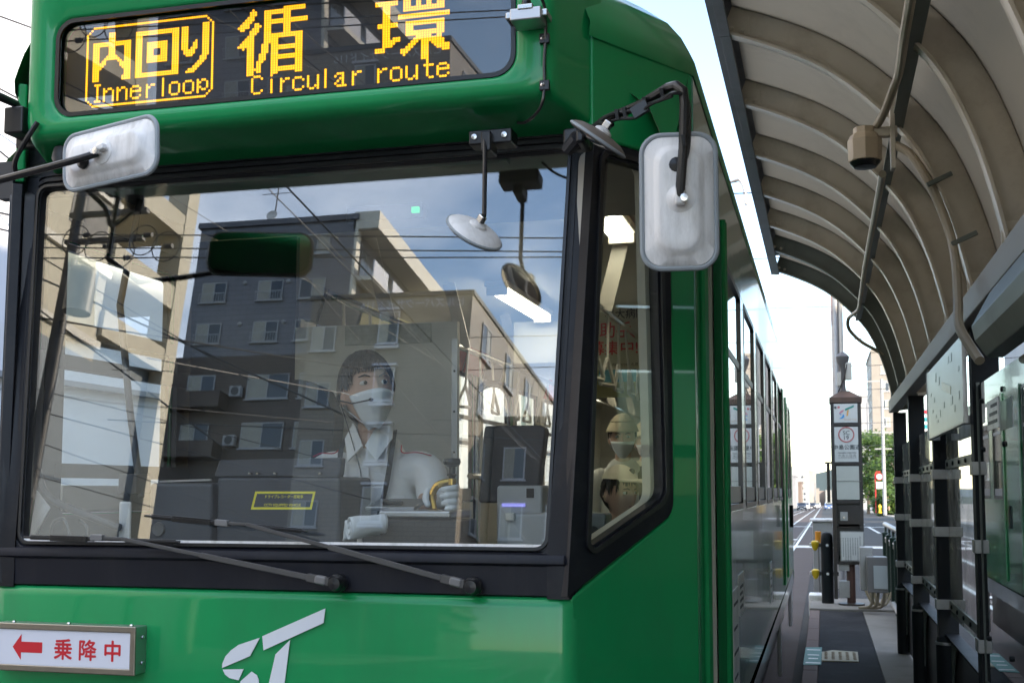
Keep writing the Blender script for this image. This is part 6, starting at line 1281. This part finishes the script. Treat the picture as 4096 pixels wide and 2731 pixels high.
# beige block with rooftop lettering
yf2, xb = -42, -15.44
r2 = empty('apartment_building', (-19, -50, -.2), 'beige tiled block with raised rooftop lettering, mirrored in the windshield', 'building'); zt2 = 21.1
MB().box(-23.4, xb, -60, yf2, -.6, zt2).build('wall', tiln, r2, sm=0); MB().box(-23.5, xb+.08, -60, yf2+.08, zt2+.01, zt2+.22).build('coping', M['dark'], r2)
fit('ヒルズパークサイド116', (-18.38, yf2+.02, 20.78), (-1,0,0), Za, width=5.05, bold=.01, th=0).build('lettering', frv, r2, sm=0)
for z in (19.55, 16.8, 14.0, 11.2, 8.4):
    win_at(r2, (-19.35, yf2+.10, z), (-1,0,0), Za, 1.0, 1.6, frv, glz, 0); MB().box(-19.95, -18.75, yf2, yf2+.25, z+.86, z+.98).box(-19.95, -18.75, yf2, yf2+.25, z-1.05, z-.93).build('bay_shelf', frv, r2)
    win_at(r2, (-22.6, yf2, z-.4), (-1,0,0), Za, 1.2, 1.2, fry, glz)
    for y in (-44.6, -49, -53, -57): win_at(r2, (xb, y, z), (0,1,0), Za, 1.5, 1.7, fry, glc)
r3b = empty('apartment_building', (-12, -52, -.2), 'brown brick house with sunlit balconies right of the beige block', 'building'); MB().box(-15.3, -10.5, -66, -46.5, -.6, 16.2).build('wall', tilb, r3b, sm=0); MB().box(-15.3, -10.3, -66, -46.3, 16.21, 16.5).build('coping', tiln, r3b)
for z in (14.2, 11.4, 8.6, 5.8):
    for x in (-14.2, -12.0): win_at(r3b, (x, -46.5, z), (-1,0,0), Za, 1.1, 1.6, frv, glz, 0)
    MB().box(-10.5, -9.6, -64, -48, z-1.5, z-.5).build('balcony', tiln, r3b)
# cream concrete stair block on the left
c3 = empty('stair_block', (-19, -14, -.2), 'cream concrete stair block with open frames mirrored at the left of the windshield', 'building')
xf = -16.2; MB().box(-24, xf, -16.3, -3.2, -.6, 15.2).build('wall', creamw, c3, bev=.02)
for z in (13.3, 11.3, 9.6): MB().box(-22, xf+.1, -19.4, -16.31, z, z+.62).build('landing', creamw, c3)
MB().box(xf-.5, xf+.12, -19.5, -19.0, -.6, 15.0).build('frame_post', creamw, c3); MB().box(-20, -19.6, -19.5, -19.0, -.6, 15).build('frame_post', creamw, c3)
for (y0, y1, z0, z1) in ((-16.0, -14.6, 11.7, 12.7), (-15.8, -14.9, 10.3, 10.9), (-14.3, -13.4, 12.2, 12.8)): MB().box(xf-.0, xf+.012, y0, y1, z0, z1).build('recess_shade', M['dark'], c3, sm=0)  # flat dark plates paint the shade of openings on the wall
sht = mat('blue grey shutter', (.10, .13, .16), .5, var=.15, stretch=(1, 1, 20)); MB().box(xf, xf+.06, -16.2, -3.3, 1.0, 8.9).build('shutter_wall', sht, c3)
MB().box(-21.9, xf-.25, -18.99, -16.32, -.6, 9.59).build('stair_enclosure', sht, c3)
mb = MB()
for z in (12.75, 11.0, 9.25): mb.box(xf, xf+.09, -16.35, -3.2, z, z+.18)
mb.build('band_course', whiteb, c3)
# pole with insulators and the bundle of wires behind the viewpoint
pc = rf(215, 1400, Y=-13); up = empty('utility_pole', (pc.x, -13, -.2), 'dark utility pole with insulators and coiled cables mirrored in the windshield', 'pole')
MB().lathe([(.17, 0), (.12, 13)], (pc.x, -13, -.2), (0,0,1), 12).build('pole', M['dark'], up); mb = MB()
for z in (11.6, 10.9, 10.3): mb.box(pc.x-.2, pc.x+1.6, -13.06, -12.94, z, z+.09)
mb.build('cross_arm', M['dark'], up); MB().lathe([(.28, -.5), (.3, .4), (.1, .5)], (pc.x+.5, -12.8, 9.2), (0,0,1), 14).build('transformer', M['capgrey'], up)
for k in range(5):
    c = rf(300+90*k, 960+25*(k % 3), Y=-12.6); MB().tube([c+V((.30*cos(a*pi/10), 0, .32*sin(a*pi/10))) for a in range(20)], .012, 5, True).build('cable_coil', M['blackp'], up)
    MB().lathe([(.03, 0), (.06, .03), (.03, .07), (.06, .1), (.03, .14), (.05, .2)], rf(330+80*k, 940+45*(k % 3), Y=-12.7), (1,0,0), 8).build('insulator', M['dark'], up)
def rwire(p0_, p1_, Y0, Y1, r, sag=0.0, lab='black cable mirrored across the windshield'):
    a = rf(p0_[0], p0_[1], Y=Y0); b = rf(p1_[0], p1_[1], Y=Y1); d = b-a; wire(a-d*.15, b+d*.25, sag, r, lab, 'cables mirrored in the windshield')
for y0, y1 in ((937, 949), (990, 1004), (1030, 1026)): rwire((330, y0), (2290, y1), -12.7, -13.5, .014, lab='straight heavy wire mirrored level across the windshield')
for p0_, p1_, Y0, Y1, r in (((1010,690),(2000,1700),-9,-24,.010), ((640,760),(1560,1330),-14,-22,.007), ((180,1120),(1290,1620),-13,-16,.022), ((150,1020),(830,1420),-13,-15,.014), ((220,1280),(1240,1440),-13,-18,.02), ((150,1235),(760,1690),-13,-15,.02), ((690,1690),(2230,1760),-15,-20,.014), ((700,1450),(1310,1560),-14,-19,.016), ((140,1640),(1300,1950),-13,-17,.012),
                        ((690,1630),(1230,1680),-14,-17,.012), ((160,1560),(1400,1860),-13,-18,.010), ((130,1760),(1100,2100),-13,-17,.010), ((1880,1350),(2260,1340),-20,-21,.010), ((1870,1480),(2250,1465),-20,-21,.010), ((1790,1680),(2230,1690),-20,-22,.012), ((1300,1200),(2140,2200),-14,-30,.008), ((560,1480),(1330,1500),-15,-17,.010), ((1500,1170),(2300,2000),-12,-28,.006), ((140,1900),(1200,2190),-13,-17,.010)):
    rwire(p0_, p1_, Y0, Y1, r)
